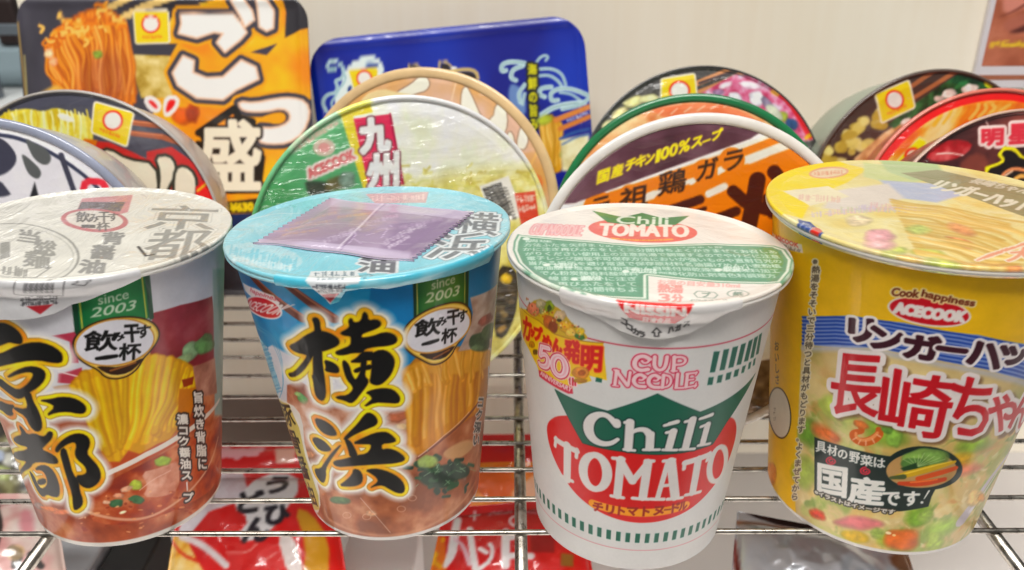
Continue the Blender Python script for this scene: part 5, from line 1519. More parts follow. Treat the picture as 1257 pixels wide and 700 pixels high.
    p.stroke([(1005, 272), (1070, 330), (1190, 370)], 56, DB, 1); p.stroke([(1130, 215), (1110, 330), (1080, 480)], 76, DB, 1, 1); p.stroke([(1215, 172), (1230, 190)], 62, DB, 1); p.stroke([(1190, 310), (1210, 380)], 60, DB, 1)
    p.at(850, 400, 4.375)
    p.poly([(300, 200), (420, 180), (430, 640), (240, 640)], soup((60, 46, 36), (104, 84, 66), (140, 120, 96), .5, 9), 6)
    for i in range(26):
        r = random.Random(i); x, y = r.uniform(290, 400), r.uniform(380, 630)
        p.ell((x, y), r.uniform(3, 14), r.uniform(3, 10), r.choice([(40, 30, 26), (140, 122, 100), (110, 50, 40), (200, 190, 170)]), r.uniform(0, 90), 4, .7)
    p.mottle(.8, .05, 4)
    b.build('orange striped noodle bowl with 元祖鶏ガラ lettering and a white rim', p, (226, 222, 216), (190, 176, 160), seed=13, rim_w=.22)

    b = Bowl(8.352, 35.91, 6.647, 12.6, -4.7)
    p = b.lid_print((206, 150, 100)).at(720, 70, 4.334)
    p.fill(1.0, lambda s_, t_: ramp(noise2(s_, t_, 1.0, 61, 4), [(.25, (190, 104, 60)), (.5, (208, 158, 110)), (.75, (222, 196, 150))]))
    p.stroke([(10, 480), (150, 350), (320, 280), (500, 250)], 22, (214, 190, 150), 8, 1)
    p.poly([(330, 270), (600, 240), (740, 255), (860, 300), (960, 380), (700, 330), (400, 320)], (206, 110, 76), 14, 0, .8)
    for i in range(8):
        p.stroke([(240 + i * 70, 330 - i * 9), (260 + i * 74, 300 - i * 8)], 6, (232, 216, 190), 4, 0, .7)
    b.build('noodle bowl with a bright green rim behind the orange striped bowl', p, (20, 116, 66), (44, 120, 76), seed=15, rim_w=.2)

    b = Bowl(10.388, 41.316, 6.82, 17.4, 4.6)
    p = b.lid_print((64, 62, 60)).at(720, 70, 4.334)
    p.fill(np.clip(noise2(p.S, p.T, .16, 5, 2) - .62, 0, 1) * 2, (120, 116, 106))
    p.blobs([(250, 240, 60, 26, -20, (206, 200, 140)), (330, 222, 60, 20, -10, (214, 210, 160)), (180, 300, 50, 24, -30, (196, 186, 130)), (120, 360, 40, 24, -30, (210, 204, 160))], 3, 8)
    p.stroke([(590, 140), (690, 100), (780, 60)], 34, (196, 136, 96), 5); p.stroke([(600, 185), (740, 130), (860, 70)], 26, (190, 130, 92), 5); p.stroke([(600, 140), (770, 80)], 16, (70, 60, 64), 4)
    p.poly([(600, 200), (720, 130), (800, 90), (900, 110), (1000, 180), (1100, 260), (1180, 380), (1210, 440), (1100, 460), (800, 260)], soup((170, 60, 90), (196, 110, 140), (206, 190, 206), .35, 8), 8)
    p.blobs([(790, 220, 44, 34, 20, (206, 206, 214)), (905, 220, 46, 40, 30, (216, 216, 222)), (740, 150, 40, 16, -20, (226, 200, 210)), (870, 150, 60, 20, 10, (222, 206, 216)), (960, 250, 50, 20, 50, (120, 110, 130)), (1040, 320, 34, 30, 0, (150, 160, 70)), (1090, 360, 40, 34, 0, (46, 72, 110)), (1000, 300, 60, 26, 40, (196, 200, 180)), (700, 190, 34, 16, 0, (140, 110, 140))], 7, 8)
    p.stroke([(1010, 180), (1080, 230), (1140, 320), (1190, 420)], 46, (206, 60, 66), 6, 1); p.stroke([(1170, 430), (1200, 410)], 26, (226, 160, 50), 4); p.stroke([(990, 185), (1015, 200)], 24, (230, 160, 90), 5)
    logo(p, [(400, 120), (575, 92), (590, 250), (395, 262)], (495, 180), 46, 44, 0, 3)
    p.mottle(.6, .06, 4)
    b.build('dark noodle bowl with pink and white trim, farthest back of the middle stack', p, (70, 70, 70), (150, 140, 136), seed=17, rim_w=.07)

    # three at the right
    b = Bowl(21.996, 42.447, 6.579, 5.7, 7.86)
    p = b.lid_print((64, 48, 42)); R4 = (960, 0, 2.916); R7 = (1000, 90, 4.117)
    p.at(*R7)
    for i in range(30):
        r = random.Random(i + 40); x = r.uniform(50, 350); y = 400 - (x - 50) * .55 + r.uniform(-60, 90)
        p.ell((x, y), r.uniform(20, 46), r.uniform(16, 30), r.choice([(206, 190, 110), (190, 168, 84), (220, 206, 136), (176, 150, 70)]), r.uniform(-40, 10), 12, .9)
    p.poly([(200, 430), (350, 300), (480, 220), (420, 460), (200, 470)], soup((170, 120, 80), (200, 160, 116), (216, 190, 150), .6, 8), 14)
    p.poly([(370, 260), (500, 160), (640, 60), (740, 0), (860, 20), (960, 90), (800, 100), (560, 180), (400, 280)], soup((14, 40, 22), (30, 74, 40), (56, 110, 60), .5, 8), 6)
    p.blobs([(680, 105, 40, 26, -20, (214, 196, 186)), (785, 80, 44, 26, -10, (216, 200, 190)), (630, 130, 26, 16, 0, (190, 170, 160)), (880, 60, 26, 14, 40, (190, 200, 50)), (740, 60, 40, 14, -30, (46, 110, 60)), (460, 245, 30, 14, -30, (226, 206, 196))], 8, 6)
    p.stroke([(470, 80), (560, 20), (640, -30)], 26, (150, 92, 62), 5); p.stroke([(500, 125), (620, 50), (720, -10)], 26, (160, 100, 68), 5)
    logo(p, [(312, 110), (476, 40), (505, 170), (340, 248)], (405, 135), 38, 40, -20, 3)
    b.build('dark brown noodle bowl with greens and yellow logo at the back right of the shelf', p, (96, 84, 76), (150, 160, 140), seed=19, rim_w=.09)

    b = Bowl(23.273, 37.31, 6.6, 14.1, .93)
    p = b.lid_print((214, 142, 60)); p.at(*R7)
    p.fill(1.0, lambda s_, t_: ramp(noise2(s_ * .5 + t_ * .5, t_ - s_, 1.2, 71, 4), [(.25, (206, 96, 40)), (.45, (216, 140, 66)), (.6, (222, 176, 104)), (.8, (224, 190, 140))]))
    for i in range(12):
        r = random.Random(i + 7); x = 560 + i * 45
        p.stroke([(x, 270 - i * 8), (x + 40, 210 - i * 5), (x + r.uniform(20, 70), 160)], r.uniform(10, 24), r.choice([(226, 160, 60), (206, 110, 44), (230, 180, 100)]), 8, 1, .8)
    p.fill(np.clip((np.hypot(p.S, p.T) - 6.0) / .05, 0, 1), (206, 48, 46)); 
    p.poly([(430, 430), (530, 325), (562, 345), (560, 400), (500, 470), (400, 470)], (226, 206, 170), 3, 0, 1, 5); p.poly([(430, 430), (530, 325), (562, 345), (560, 400), (500, 470), (400, 470)], (232, 196, 30), 2)
    p.ell((495, 415), 44, 40, (206, 60, 40), -20, 2); p.ell((498, 418), 32, 30, (230, 190, 170), -20, 3)
    p.mottle(.5, .08, 5)
    b.build('noodle bowl with a red rim and orange noodles, middle of the right stack', p, (220, 120, 100), (180, 90, 70), seed=21, rim_w=.10)

    b = Bowl(21.95, 32.222, 6.705, 13.75, 4.95)
    p = b.lid_print((52, 26, 26)); p.at(*R7)
    p.fill(1.0, lambda s_, t_: ramp(noise2(s_, t_, 1.5, 81, 4), [(.3, (44, 22, 22)), (.55, (70, 34, 34)), (.75, (110, 56, 50)), (.9, (150, 90, 70))]))
    p.poly([(560, 420), (600, 370), (700, 330), (800, 350), (780, 400), (700, 440), (600, 450)], soup((120, 24, 30), (156, 40, 44), (190, 90, 90), .6, 8), 10, 1)
    p.stroke([(620, 408), (680, 402), (750, 414)], 6, (232, 200, 190), 3, 1); p.stroke([(870, 240), (890, 290)], 5, (220, 190, 180), 3)
    p.poly([(720, 470), (800, 400), (880, 420), (860, 520), (760, 520)], (120, 60, 50), 20, 1, .8)
    for ch, bx in (('明', (846, 950, 286, 364, -4, 2)), ('星', (984, 1080, 262, 356, -6, 2))):
        p.chars(ch, [bx], (196, 62, 72), bold=.05, out=[(.13, (226, 196, 190))])
    FL = [(870, 540), (870, 480), (930, 460), (960, 440), (935, 410), (960, 380), (1010, 385), (1050, 430), (1100, 420), (1160, 470), (1200, 560), (1100, 640), (900, 600)]
    p.poly(FL, (222, 206, 30), 4, 0, 1, 9); p.poly(FL, (24, 16, 14), 3, 1, 1, -6)
    p.stroke([(930, 545), (960, 500), (1010, 480), (1060, 490)], 16, (206, 130, 90), 6, 2); p.stroke([(990, 560), (1030, 520), (1070, 520)], 20, (220, 160, 90), 8, 1); p.stroke([(960, 520), (1000, 495)], 8, (240, 200, 170), 3)
    p.mottle(.5, .08, 5)
    b.build('dark maroon noodle bowl with 明星 lettering behind the yellow cup', p, (206, 170, 150), (120, 60, 50), seed=23, rim_w=.06)


# ---------------------------------------------------------------- the two trays leaning at the back
def tray(label, y0, lean, px, base, draw, rot=0.0, r=1.6, bottom=.3, body_col=(30, 30, 34), depth=3.2, seed=1):
    """px: left x, right x and top y read along the middle of the tray; the lid faces the photographer."""
    l = math.radians(lean)
    Y = np.array([0, math.sin(l), math.cos(l)]); X = np.array([1.0, 0, 0]); Z = np.cross(X, Y)
    f0 = Frame((0, y0, bottom), X, Y, Z)
    a = math.radians(rot)
    X2 = X * math.cos(a) + Y * math.sin(a); Y2 = -X * math.sin(a) + Y * math.cos(a)
    (lx, ly), (rx, ry), (tx, ty) = px
    P3 = lambda q: f0.O + f0.B @ np.array([*f0.plane([q])[0], 0])
    A, B_, T_ = P3((lx, ly)), P3((rx, ry)), P3((tx, ty))
    x0, x1 = A @ X2, B_ @ X2
    yt = (T_ - f0.O) @ Y2
    W_ = (x1 - x0) / 2; xc = (x0 + x1) / 2
    drop = abs(math.sin(a)) * W_
    yb = 0.0 + (xc * math.sin(-a)) + drop + .05
    Hh = (yt - yb) / 2
    O = f0.O + X2 * (xc - f0.O @ X2) + Y2 * (yb + Hh)
    f = Frame(O, X2, Y2, Z)
    t = thing('noodle_tray', f, label, 'noodle tray', 'square noodle trays at the back')
    p = Print(-W_ - .2, W_ + .2, -Hh - .2, Hh + .2, .05, base, lambda q: f.plane(q, 0), k=.044)
    draw(p, W_, Hh)
    rows = np.concatenate([-Hh + r * (1 - np.cos(np.linspace(0, np.pi / 2, 14))), np.linspace(-Hh + r, Hh - r, 220)[1:-1], Hh - r * (1 - np.cos(np.linspace(np.pi / 2, 0, 14)))])

    def half(v):
        d = np.clip(np.abs(v) - (Hh - r), 0, r)
        return W_ - r + np.sqrt(np.maximum(r * r - d * d, 0))

    def z(Xq, Yq):
        e = np.minimum(W_ - np.abs(Xq), Hh - np.abs(Yq))
        return .10 * np.exp(-((e - .35) / .22) ** 2) + .02 * (noise2(Xq, Yq, 3.0, seed, 2) - .5)
    sheet('lid', p, rows, half, MAT_TRAY, t, z, 1.25, 300, ((.05, .03), (.07, .10), (.03, .22), (-.1, .25)))
    # tray body: rounded rectangles shrinking backwards
    V = []; n = 80
    th = np.linspace(0, 2 * np.pi, n, endpoint=False)
    levels = [(0.0, -.2), (.25, -.3), (.45, -1.2), (.8, -depth + .3), (1.1, -depth), (3.0, -depth)]
    for ins, zz in levels:
        w, h, rr = W_ - .12 - ins, Hh - .12 - ins, max(r - ins * .5, .4)
        cx = np.clip(np.cos(th) * 9, -1, 1) * (w - rr); cy = np.clip(np.sin(th) * 9, -1, 1) * (h - rr)
        V.append(np.stack([cx + rr * np.cos(th), cy + rr * np.sin(th), np.full(n, zz)], 1))
    F = [tuple(q) for q in grid_faces(len(levels), n, True)[:, ::-1]] + [tuple((len(levels) - 1) * n + i for i in range(n))[::-1]]
    mesh('tray_body', np.vstack(V), F, mat_plain('tray_side', body_col, .4, 0, .08, 20, coat=.3), t)
    return t


def draw_black(p, W_, Hh):
    X = (120, 0, 4.486); D = (230, 120, 4.376); U = (0, 0, 2.5)
    p.fill(1.0, lambda s_, t_: ramp(noise2(s_, t_, 2.5, 91, 3), [(.3, (44, 42, 48)), (.7, (62, 60, 68))]))
    OR = lambda s_, t_: ramp(noise2(s_, t_, 2.0, 92, 3), [(.3, (222, 130, 24)), (.6, (232, 160, 40)), (.8, (236, 182, 90))])
    p.at(*X)
    p.poly([(330, 250), (420, 70), (700, -20), (1040, 0), (1030, 190), (1140, 160), (1180, 150), (1180, 1400), (200, 1400), (300, 700)], OR, 4)
    p.poly([(1010, -40), (1200, -40), (1200, 130), (1120, 165), (1030, 210), (1045, 100)], (44, 42, 46), 3)
    p.poly([(840, 288), (990, 240), (930, 305)], (58, 54, 66), 4)
    p.poly([(155, 110), (200, 100), (220, 240), (440, 240), (400, 310), (170, 300)], (56, 54, 62), 3)
    p.poly([(180, 300), (400, 310), (380, 420), (420, 540), (240, 540), (200, 420)], soup((150, 120, 50), (190, 166, 96), (214, 196, 140), .6, 8), 8)
    # chopsticks
    p.stroke([(60, 45), (200, -20)], 34, (206, 176, 116), 4); p.stroke([(110, 110), (250, 40), (430, -20)], 38, (210, 180, 120), 4); p.stroke([(115, 78), (210, 30)], 10, (60, 50, 50), 3)
    # lifted noodles
    p.at(*U)
    p.poly([(135, 160), (150, 110), (200, 70), (260, 30), (330, 20), (380, 60), (400, 180), (430, 320), (300, 330), (170, 300)], (186, 104, 44), 8, 1)
    p.strands([(140, 150), (180, 90), (250, 45), (320, 30), (385, 70)], [(180, 330), (240, 350), (300, 340), (360, 350), (425, 320)], 40, 13, (156, 76, 40), (212, 124, 52), (236, 176, 96), 21, .05, .45, .3)
    r = random.Random(5)
    for i in range(50):
        a = r.uniform(0, 6.28); x = 190 + r.gauss(0, 40) + r.uniform(0, 150); y = 95 + r.gauss(0, 22) - (x - 190) * .2
        p.stroke([(x, y), (x + 16 * math.cos(a), y + 12 * math.sin(a)), (x + 26 * math.cos(a + .9), y + 20 * math.sin(a + .9))], r.uniform(7, 11), r.choice([(224, 150, 72), (206, 118, 48), (236, 178, 100), (190, 98, 40)]), 4, 2)
    p.poly([(250, 180), (380, 150), (400, 320), (240, 330)], (120, 60, 60), 60, 1, .35)
    p.blobs([(300, 168, 16, 12, 0, (120, 140, 60)), (150, 165, 14, 14, 0, (232, 190, 150)), (165, 190, 12, 12, 0, (236, 160, 120))], 3, 4)
    p.poly([(100, 300), (170, 260), (300, 330), (100, 340)], (206, 160, 80), 12)
    p.blobs([(560, 360, 30, 30, 0, (196, 90, 30)), (590, 350, 20, 30, 0, (150, 60, 24))], 4, 8)
    p.at(*X)
    logo(p, [(200, 66), (385, 62), (392, 232), (212, 238)], (292, 132), 42, 42, 0, 2.5)
    # big letters
    RIMS = [(.46, (226, 150, 40), .04, 1), (.30, (58, 56, 64), .03, 1), (.07, (214, 170, 140), .08, 1), (-.03, (224, 216, 212), .12, 1)]
    d = lambda L: [(120 + x / 4.486, y / 4.486) for x, y in L]
    e = lambda L: [(230 + x / 4.376, 120 + y / 4.376) for x, y in L]
    p.at().union([d([(455, 80), (530, 76), (610, 82), (745, 78), (790, 130), (820, 180), (785, 220), (700, 288), (655, 235), (690, 185), (640, 178), (545, 210), (445, 185), (460, 130)]),
                  d([(735, 5), (790, -25), (850, 60), (862, 110), (810, 150), (790, 100)]), d([(874, -10), (935, 5), (970, 60), (966, 155), (930, 172), (890, 148), (884, 80)]),
                  d([(470, 308), (530, 335), (525, 400), (600, 430), (690, 425), (790, 332), (870, 370), (886, 436), (760, 498), (690, 550), (545, 540), (440, 470), (412, 402)])], RIMS, 0)
    p.union([e([(275, 20), (360, 30), (480, 5), (560, 0), (640, 20), (660, 90), (625, 190), (540, 245), (440, 250), (380, 235), (372, 160), (470, 165), (545, 135), (555, 85), (510, 55), (420, 75), (330, 75), (285, 60)])], RIMS, 1)
    p.at(*D).poly([(390, 105), (490, 75), (530, 90), (525, 130), (480, 145), (400, 125)], (230, 150, 30), 3, 1)
    p.stroke([(60, 190), (250, 60), (280, 110), (350, 130), (350, 260), (400, 320), (380, 480), (230, 500), (200, 400), (60, 250)], 40, (24, 20, 16), 4)
    p.poly([(60, 200), (240, 150), (340, 180), (390, 320), (380, 490), (220, 490), (160, 380)], (24, 20, 16), 5)
    p.chars('盛', [(70, 385, 128, 490, 0, 0)], (222, 208, 188), bold=.13, out=[(.14, (24, 20, 16))])
    p.at(*X).poly([(1050, -40), (1220, -60), (1220, 118), (1140, 148), (1052, 196), (1062, 90)], (44, 42, 46), 3)
    p.at(*X)
    p.poly([(262, 548), (300, 540), (340, 575), (330, 612), (290, 600)], (232, 214, 210), 3, 1, 1, 14); p.poly([(380, 540), (440, 540), (430, 590), (380, 640), (370, 600)], (232, 214, 210), 3, 1, 1, 14)
    p.poly([(270, 556), (300, 550), (335, 590), (320, 605)], (206, 60, 60), 3, 1); p.poly([(390, 548), (432, 550), (420, 590), (380, 625), (372, 605)], (206, 50, 46), 3, 1)
    p.at(*D)
    p.poly([(200, 560), (380, 540), (360, 620), (200, 620)], (50, 40, 24), 6); p.text('¥630', ((232, 612), (352, 606), (232, 570)), (226, 190, 40), .05)
    p.poly([(220, 625), (380, 620), (380, 720), (200, 720)], (24, 44, 84), 6)
    # gilt edge at the left
    p.at(0, 0, 4.38); p.stroke([(96, 120), (140, 520)], 10, (170, 140, 80), 5, 0, .8); p.stroke([(135, 300), (150, 520)], 7, (226, 206, 120), 3, 0, .8)


def draw_blue(p, W_, Hh):
    p.fill(1.0, lambda s_, t_: ramp(noise2(s_, t_, 3.5, 95, 2), [(.3, (28, 34, 118)), (.7, (40, 58, 158))]))
    A = (370, 20, 5.832); B_ = (560, 20, 3.684)
    PALE = (206, 220, 214)

    def wave(pts, w):
        p.stroke(pts, w, (160, 190, 206), 3, 2); p.stroke(pts, w * .62, PALE, 2, 2); p.stroke(pts, w * .16, (60, 110, 120), 1.5, 2)
    p.at(*A)
    p.poly([(300, 420), (340, 350), (400, 310), (450, 290), (530, 285), (590, 350), (590, 420), (400, 560), (240, 660), (240, 560), (290, 480)], PALE, 6, 2)
    p.ell((500, 345), 52, 18, (46, 70, 140), 0, 4); p.ell((345, 520), 14, 26, (46, 60, 120), 20, 4)
    wave([(240, 380), (200, 390), (180, 350), (210, 325), (270, 330), (310, 390), (290, 450), (240, 460), (260, 500), (250, 550), (180, 560), (150, 620), (180, 680)], 26)
    wave([(300, 400), (320, 440), (300, 490), (270, 520), (240, 580), (210, 620), (230, 680)], 16)
    logo(p, [(338, 388), (545, 382), (540, 470), (385, 545)], (450, 445), 46, 46, 0, 1.5)
    p.stroke([(770, 380), (770, 345), (830, 350), (870, 385)], 12, (190, 166, 110), 3, 1); p.poly([(775, 355), (820, 355), (850, 390), (780, 390)], (40, 34, 34), 3)
    p.stroke([(985, 370), (990, 320), (1060, 340), (1090, 390)], 14, (190, 166, 110), 3, 1); p.poly([(1000, 340), (1050, 345), (1080, 400), (1000, 390)], (40, 34, 34), 3)
    p.ell((1092, 374), 22, 14, (240, 236, 226), 0, 6)
    p.at(*B_)
    p.stroke([(-30, 250), (50, 238), (90, 250), (98, 280)], 16, (190, 166, 110), 3, 1); p.poly([(-20, 262), (50, 248), (88, 262), (92, 290), (40, 280)], (36, 30, 30), 3, 1)
    p.poly([(250, 300), (300, 330), (320, 420), (300, 460), (240, 400), (235, 340)], (120, 150, 186), 14, 1, .8)
    wave([(225, 245), (205, 250), (205, 220), (240, 205), (300, 210), (330, 220)], 22); wave([(270, 290), (245, 280), (255, 240), (300, 225)], 22); wave([(405, 200), (418, 185), (400, 175), (375, 190), (360, 215)], 12)
    wave([(370, 240), (430, 235), (480, 260), (495, 310)], 14); wave([(370, 270), (420, 265), (460, 290), (480, 320)], 14); wave([(400, 365), (375, 355), (380, 325), (430, 320)], 22)
    wave([(460, 380), (430, 385), (425, 345), (470, 325), (530, 330), (600, 360)], 22); wave([(470, 345), (520, 350), (560, 380)], 12); wave([(380, 450), (440, 410), (520, 395), (580, 390)], 26); wave([(290, 390), (280, 350), (310, 310)], 20); wave([(300, 400), (310, 350)], 14)
    wave([(600, 370), (570, 400), (480, 420)], 20)
    p.column('海鮮の旨み', (343, 212), (352, 520), 42, (196, 190, 40), w2=38, bold=.03, out=[(.13, (24, 26, 30))])
    nd = soup((160, 110, 30), (196, 150, 60), (214, 176, 96), .5, 8)
    p.poly([(370, 520), (390, 460), (430, 445), (470, 480), (480, 700), (420, 720), (400, 620)], nd, 8, 1)
    p.strands([(380, 470), (430, 450), (475, 490)], [(410, 720), (440, 720), (480, 700)], 10, 16, (170, 110, 36), (204, 156, 66), (226, 190, 120), 3, .03, .4, .1)
    p.blobs([(400, 470, 40, 20, -20, (150, 160, 60)), (510, 620, 40, 30, 0, (130, 140, 60))], 3, 10)
    p.poly([(470, 560), (600, 530), (600, 700), (480, 700)], soup((190, 180, 130), (212, 206, 166), (222, 220, 190), .6, 8), 12)
    p.stroke([(450, 470), (600, 410)], 26, (196, 124, 70), 4); p.stroke([(470, 510), (600, 455)], 24, (190, 116, 64), 4); p.scribble((500, 475), (595, 435), 14, (214, 210, 220), 8, 3)
    p.stroke([(470, 555), (530, 525), (600, 510)], 12, (52, 84, 140), 4, 1); p.stroke([(480, 580), (540, 548), (600, 535)], 8, (70, 104, 156), 4, 1)


def trays():
    tray('black and orange square noodle tray with huge white ごつ盛 lettering', 44.5, 16, ((24, 60), (378, 60), (200, -6)), (50, 48, 54), draw_black, 0, 1.5, .25, (26, 24, 26), 3.0, 3)
    tray('blue square noodle tray with pale curling waves, tilted against the back panel', 46.5, 14, ((381.5, 90), (718.5, 70), (540, 35)), (34, 44, 140), draw_blue, 5.2, 1.9, .25, (30, 36, 110), 3.0, 4)


# ---------------------------------------------------------------- the wire shelf
def wire_shelf():
    chrome, nt, b = nodes('worn_chrome')
    b.inputs['Metallic'].default_value = 1.0
    tc = nt.nodes.new('ShaderNodeTexCoord'); nz = nt.nodes.new('ShaderNodeTexNoise'); nz.inputs['Scale'].default_value = 260; nz.inputs['Detail'].default_value = 5
    rp = nt.nodes.new('ShaderNodeValToRGB'); rp.color_ramp.elements[0].position = .35; rp.color_ramp.elements[0].color = (.24, .22, .19, 1); rp.color_ramp.elements[1].position = .62; rp.color_ramp.elements[1].color = (.44, .41, .36, 1)
    mr = nt.nodes.new('ShaderNodeMapRange'); mr.inputs['To Min'].default_value = .18; mr.inputs['To Max'].default_value = .42
    nt.links.new(tc.outputs['Object'], nz.inputs['Vector']); nt.links.new(nz.outputs['Fac'], rp.inputs[0]); nt.links.new(rp.outputs[0], b.inputs['Base Color'])
    nt.links.new(nz.outputs['Fac'], mr.inputs['Value']); nt.links.new(mr.outputs[0], b.inputs['Roughness'])
    bp = bump(nt, 300, .10, .0001); nt.links.new(bp.outputs[0], b.inputs['Normal'])
    f = Frame((0, 24.6, 0), (1, 0, 0), (0, 1, 0), (0, 0, 1))
    t = thing('wire_shelf', f, 'chrome wire shelf of close parallel wires on thicker rods, carrying the cups and bowls', 'wire shelf')
    for k in range(0, 15):
        y = 1.867 * k
        z = lambda x: .012 * math.sin(x * .35 + k)
        tube('wire', [(x, y + .02 * math.sin(x * .2 + k * 1.7), z(x)) for x in np.linspace(-46, 46, 24)], .105, chrome, t, 12)
    tube('front_rail', [(x, -4.6, -.1) for x in np.linspace(-46, 46, 12)], .3, chrome, t, 14)
    for x in (-17.34, .295, 17.94):
        tube('support_rod', [(x, -5.5, -.345), (x, 8, -.345), (x, 28.5, -.345)], .235, chrome, t, 18)
    return t


# ---------------------------------------------------------------- back panel, poster, what lies beyond at the left
def back():
    m, nt, b = nodes('cream_panel')
    tc = nt.nodes.new('ShaderNodeTexCoord'); mp = nt.nodes.new('ShaderNodeMapping'); mp.inputs['Scale'].default_value = (9, 9, .5)
    nz = nt.nodes.new('ShaderNodeTexNoise'); nz.inputs['Scale'].default_value = 14; nz.inputs['Detail'].default_value = 8; nz.inputs['Distortion'].default_value = .6
    n2 = nt.nodes.new('ShaderNodeTexNoise'); n2.inputs['Scale'].default_value = 5; n2.inputs['Detail'].default_value = 3
    mix = nt.nodes.new('ShaderNodeMath'); mix.operation = 'MULTIPLY_ADD'; mix.inputs[1].default_value = .5
    rp = nt.nodes.new('ShaderNodeValToRGB'); rp.color_ramp.elements[0].position = .42; rp.color_ramp.elements[1].position = .98
    rp.color_ramp.elements[0].color = (*lin(np.array((242, 229, 206)) / 255), 1); rp.color_ramp.elements[1].color = (*lin(np.array((249, 241, 224)) / 255), 1)
    nt.links.new(tc.outputs['Object'], mp.inputs[0]); nt.links.new(mp.outputs[0], nz.inputs['Vector']); nt.links.new(tc.outputs['Object'], n2.inputs['Vector'])
    nt.links.new(nz.outputs['Fac'], mix.inputs[0]); nt.links.new(n2.outputs['Fac'], mix.inputs[2]); nt.links.new(mix.outputs[0], rp.inputs[0]); nt.links.new(rp.outputs[0], b.inputs['Base Color'])
    b.inputs['Roughness'].default_value = .55
    YW = 54.0
    fw = Frame((0, YW, 0), (1, 0, 0), (0, 0, 1), (0, -1, 0))
    x0 = fw.plane([(34, 60)])[0, 0]
    w = boxm('wall', (x0, YW, -18), (62, YW + 1.6, 18.2), m, None, .05)
    tag(w, 'pale cream wood-grain back panel behind the trays and bowls', None, None, 'structure')
    # poster
    c = fw.plane([(1189, 107), (1203, 0), (1201, 80), (1216, 0), (1190, 93)])
    L = c[0, 0]; bot = c[0, 1]; top = 24.0; R = L + 22
    fp = Frame((L, YW - .02, bot), (1, 0, 0), (0, 0, 1), (0, -1, 0))
    t = thing('poster', fp, 'framed brown poster with yellow writing on the cream back panel', 'poster')
    boxm('border', (0, 0, 0), (R - L, top - bot, .35), mat_plain('white_board', (222, 216, 220), .4, 0, .03, 20), t, .04)
    p = Print(0, R - L, 0, top - bot, .05, (176, 98, 70), lambda q: fp.plane(q, .36), k=.05)
    p.fill(1.0, lambda s_, t_: ramp(noise2(s_, t_, 1.2, 5, 4), [(.3, (158, 84, 58)), (.6, (182, 104, 76)), (.85, (202, 130, 104))]))
    p.at(1150, 0, 5.383)
    p.poly([(430, -60), (700, -100), (700, 30), (560, 60), (440, 110)], (206, 130, 112), 30, 1); p.stroke([(420, 110), (500, 80), (620, 10)], [6, 10, 20], (110, 48, 40), 8, 1)
    p.poly([(430, 150), (560, 90), (700, 60), (700, 160), (520, 220), (450, 205)], (170, 96, 78), 24, 1, .8); p.poly([(470, 215), (540, 185), (640, 140), (640, 190), (540, 222)], (84, 38, 34), 22, 1)
    p.scribble((350, 295), (760, 285), 40, (222, 186, 40), 12, 4, 9)
    pic = boxm
    rows = np.linspace(c[2, 1] - bot, top - bot - .4, 120)
    x1 = c[2, 0] - L
    pr2 = sheet('picture', p, rows, lambda v: np.full(np.shape(v), (R - L - x1 - .4) / 2), mat_print('poster_print', .3, .4, .1, 0), None, None, 1.2, 150)
    me = pr2.data
    co = np.empty(len(me.vertices) * 3); me.vertices.foreach_get('co', co); co = co.reshape(-1, 3)
    co[:, 0] += (x1 + (R - L - x1 - .4) / 2) * CM; co[:, 2] += .362 * CM
    # colours were sampled about x = 0: sample again in place
    at = me.color_attributes['Col']; cc = np.ones((len(co), 4)); cc[:, :3] = np.clip(lin(p.sample(co[:, 0] / CM, co[:, 1] / CM)) * 1.2, 0, .86)
    at.data.foreach_set('color', cc.ravel()); me.vertices.foreach_set('co', co.ravel()); me.update(); pr2.parent = t
    boxm('stripe', (x1 - .3, (c[2, 1] - bot) * .38, .345), (R - L - .3, (c[2, 1] - bot) * .60, .365), mat_plain('stripe_brown', (170, 104, 76), .4), t)
    # beyond the panel at the left: a darker neighbouring display
    YF = 82.0
    ff = Frame((0, YF, 0), (1, 0, 0), (0, 0, 1), (0, -1, 0))
    q = lambda x, y: ff.plane([(x, y)])[0]
    a, b_ = q(-90, 122), q(60, 104)
    t = thing('display_stand', Frame((0, YF, a[1]), (1, 0, 0), (0, 1, 0), (0, 0, 1)), 'neighbouring display stand with white board and grey post beyond the left end', 'display stand')
    l0, l1 = a[0], b_[0] + 4
    boxm('board', (l0, -6, -.2), (l1, 26, .75), mat_plain('bright_white_board', (232, 234, 232), .3, 0, .02, 10), t, .08)
    boxm('back_panel', (l0, 18, .8), (l1, 19, 40), mat_plain('dark_grey_panel', (62, 66, 70), .45, 0, .2, 8), t, .05)
    pa, pb = q(-14, 76), q(17, 30)
    boxm('post', (pb[0] - 2.2, -4, .75), (pb[0] - .9, -2.7, 40), mat_plain('grey_steel', (110, 116, 124), .3, .6, .1, 20), t, .1)
    boxm('rail', (l0, -3, 6.4), (l1, -2, 7.3), mat_plain('grey_rail', (120, 130, 138), .35, .4, .1, 20), t, .1)
    boxm('base', (l0, -4, -40), (l1, 20, -.25), mat_plain('beige_base', (196, 176, 156), .5, 0, .05, 10), t, .05)
    tag(boxm('display_carton', (pa[0] - 4, YF + 2, a[1] + .75), (pb[0] + 3, YF + 9, a[1] + 4.4), mat_plain('blue_grey_carton', (158, 178, 186), .45, 0, .06, 12), None, .3), 'pale blue grey carton on the far white shelf at the left', 'carton')
    tag(boxm('display_box', (pb[0] - 3.6, YF + 3, a[1] + 4.42), (pb[0] - 1.4, YF + 6, a[1] + 9), mat_plain('dark_brown_box', (50, 38, 36), .4, 0, .2, 12), None, .4), 'small dark brown box on top of the pale blue grey carton', 'box')


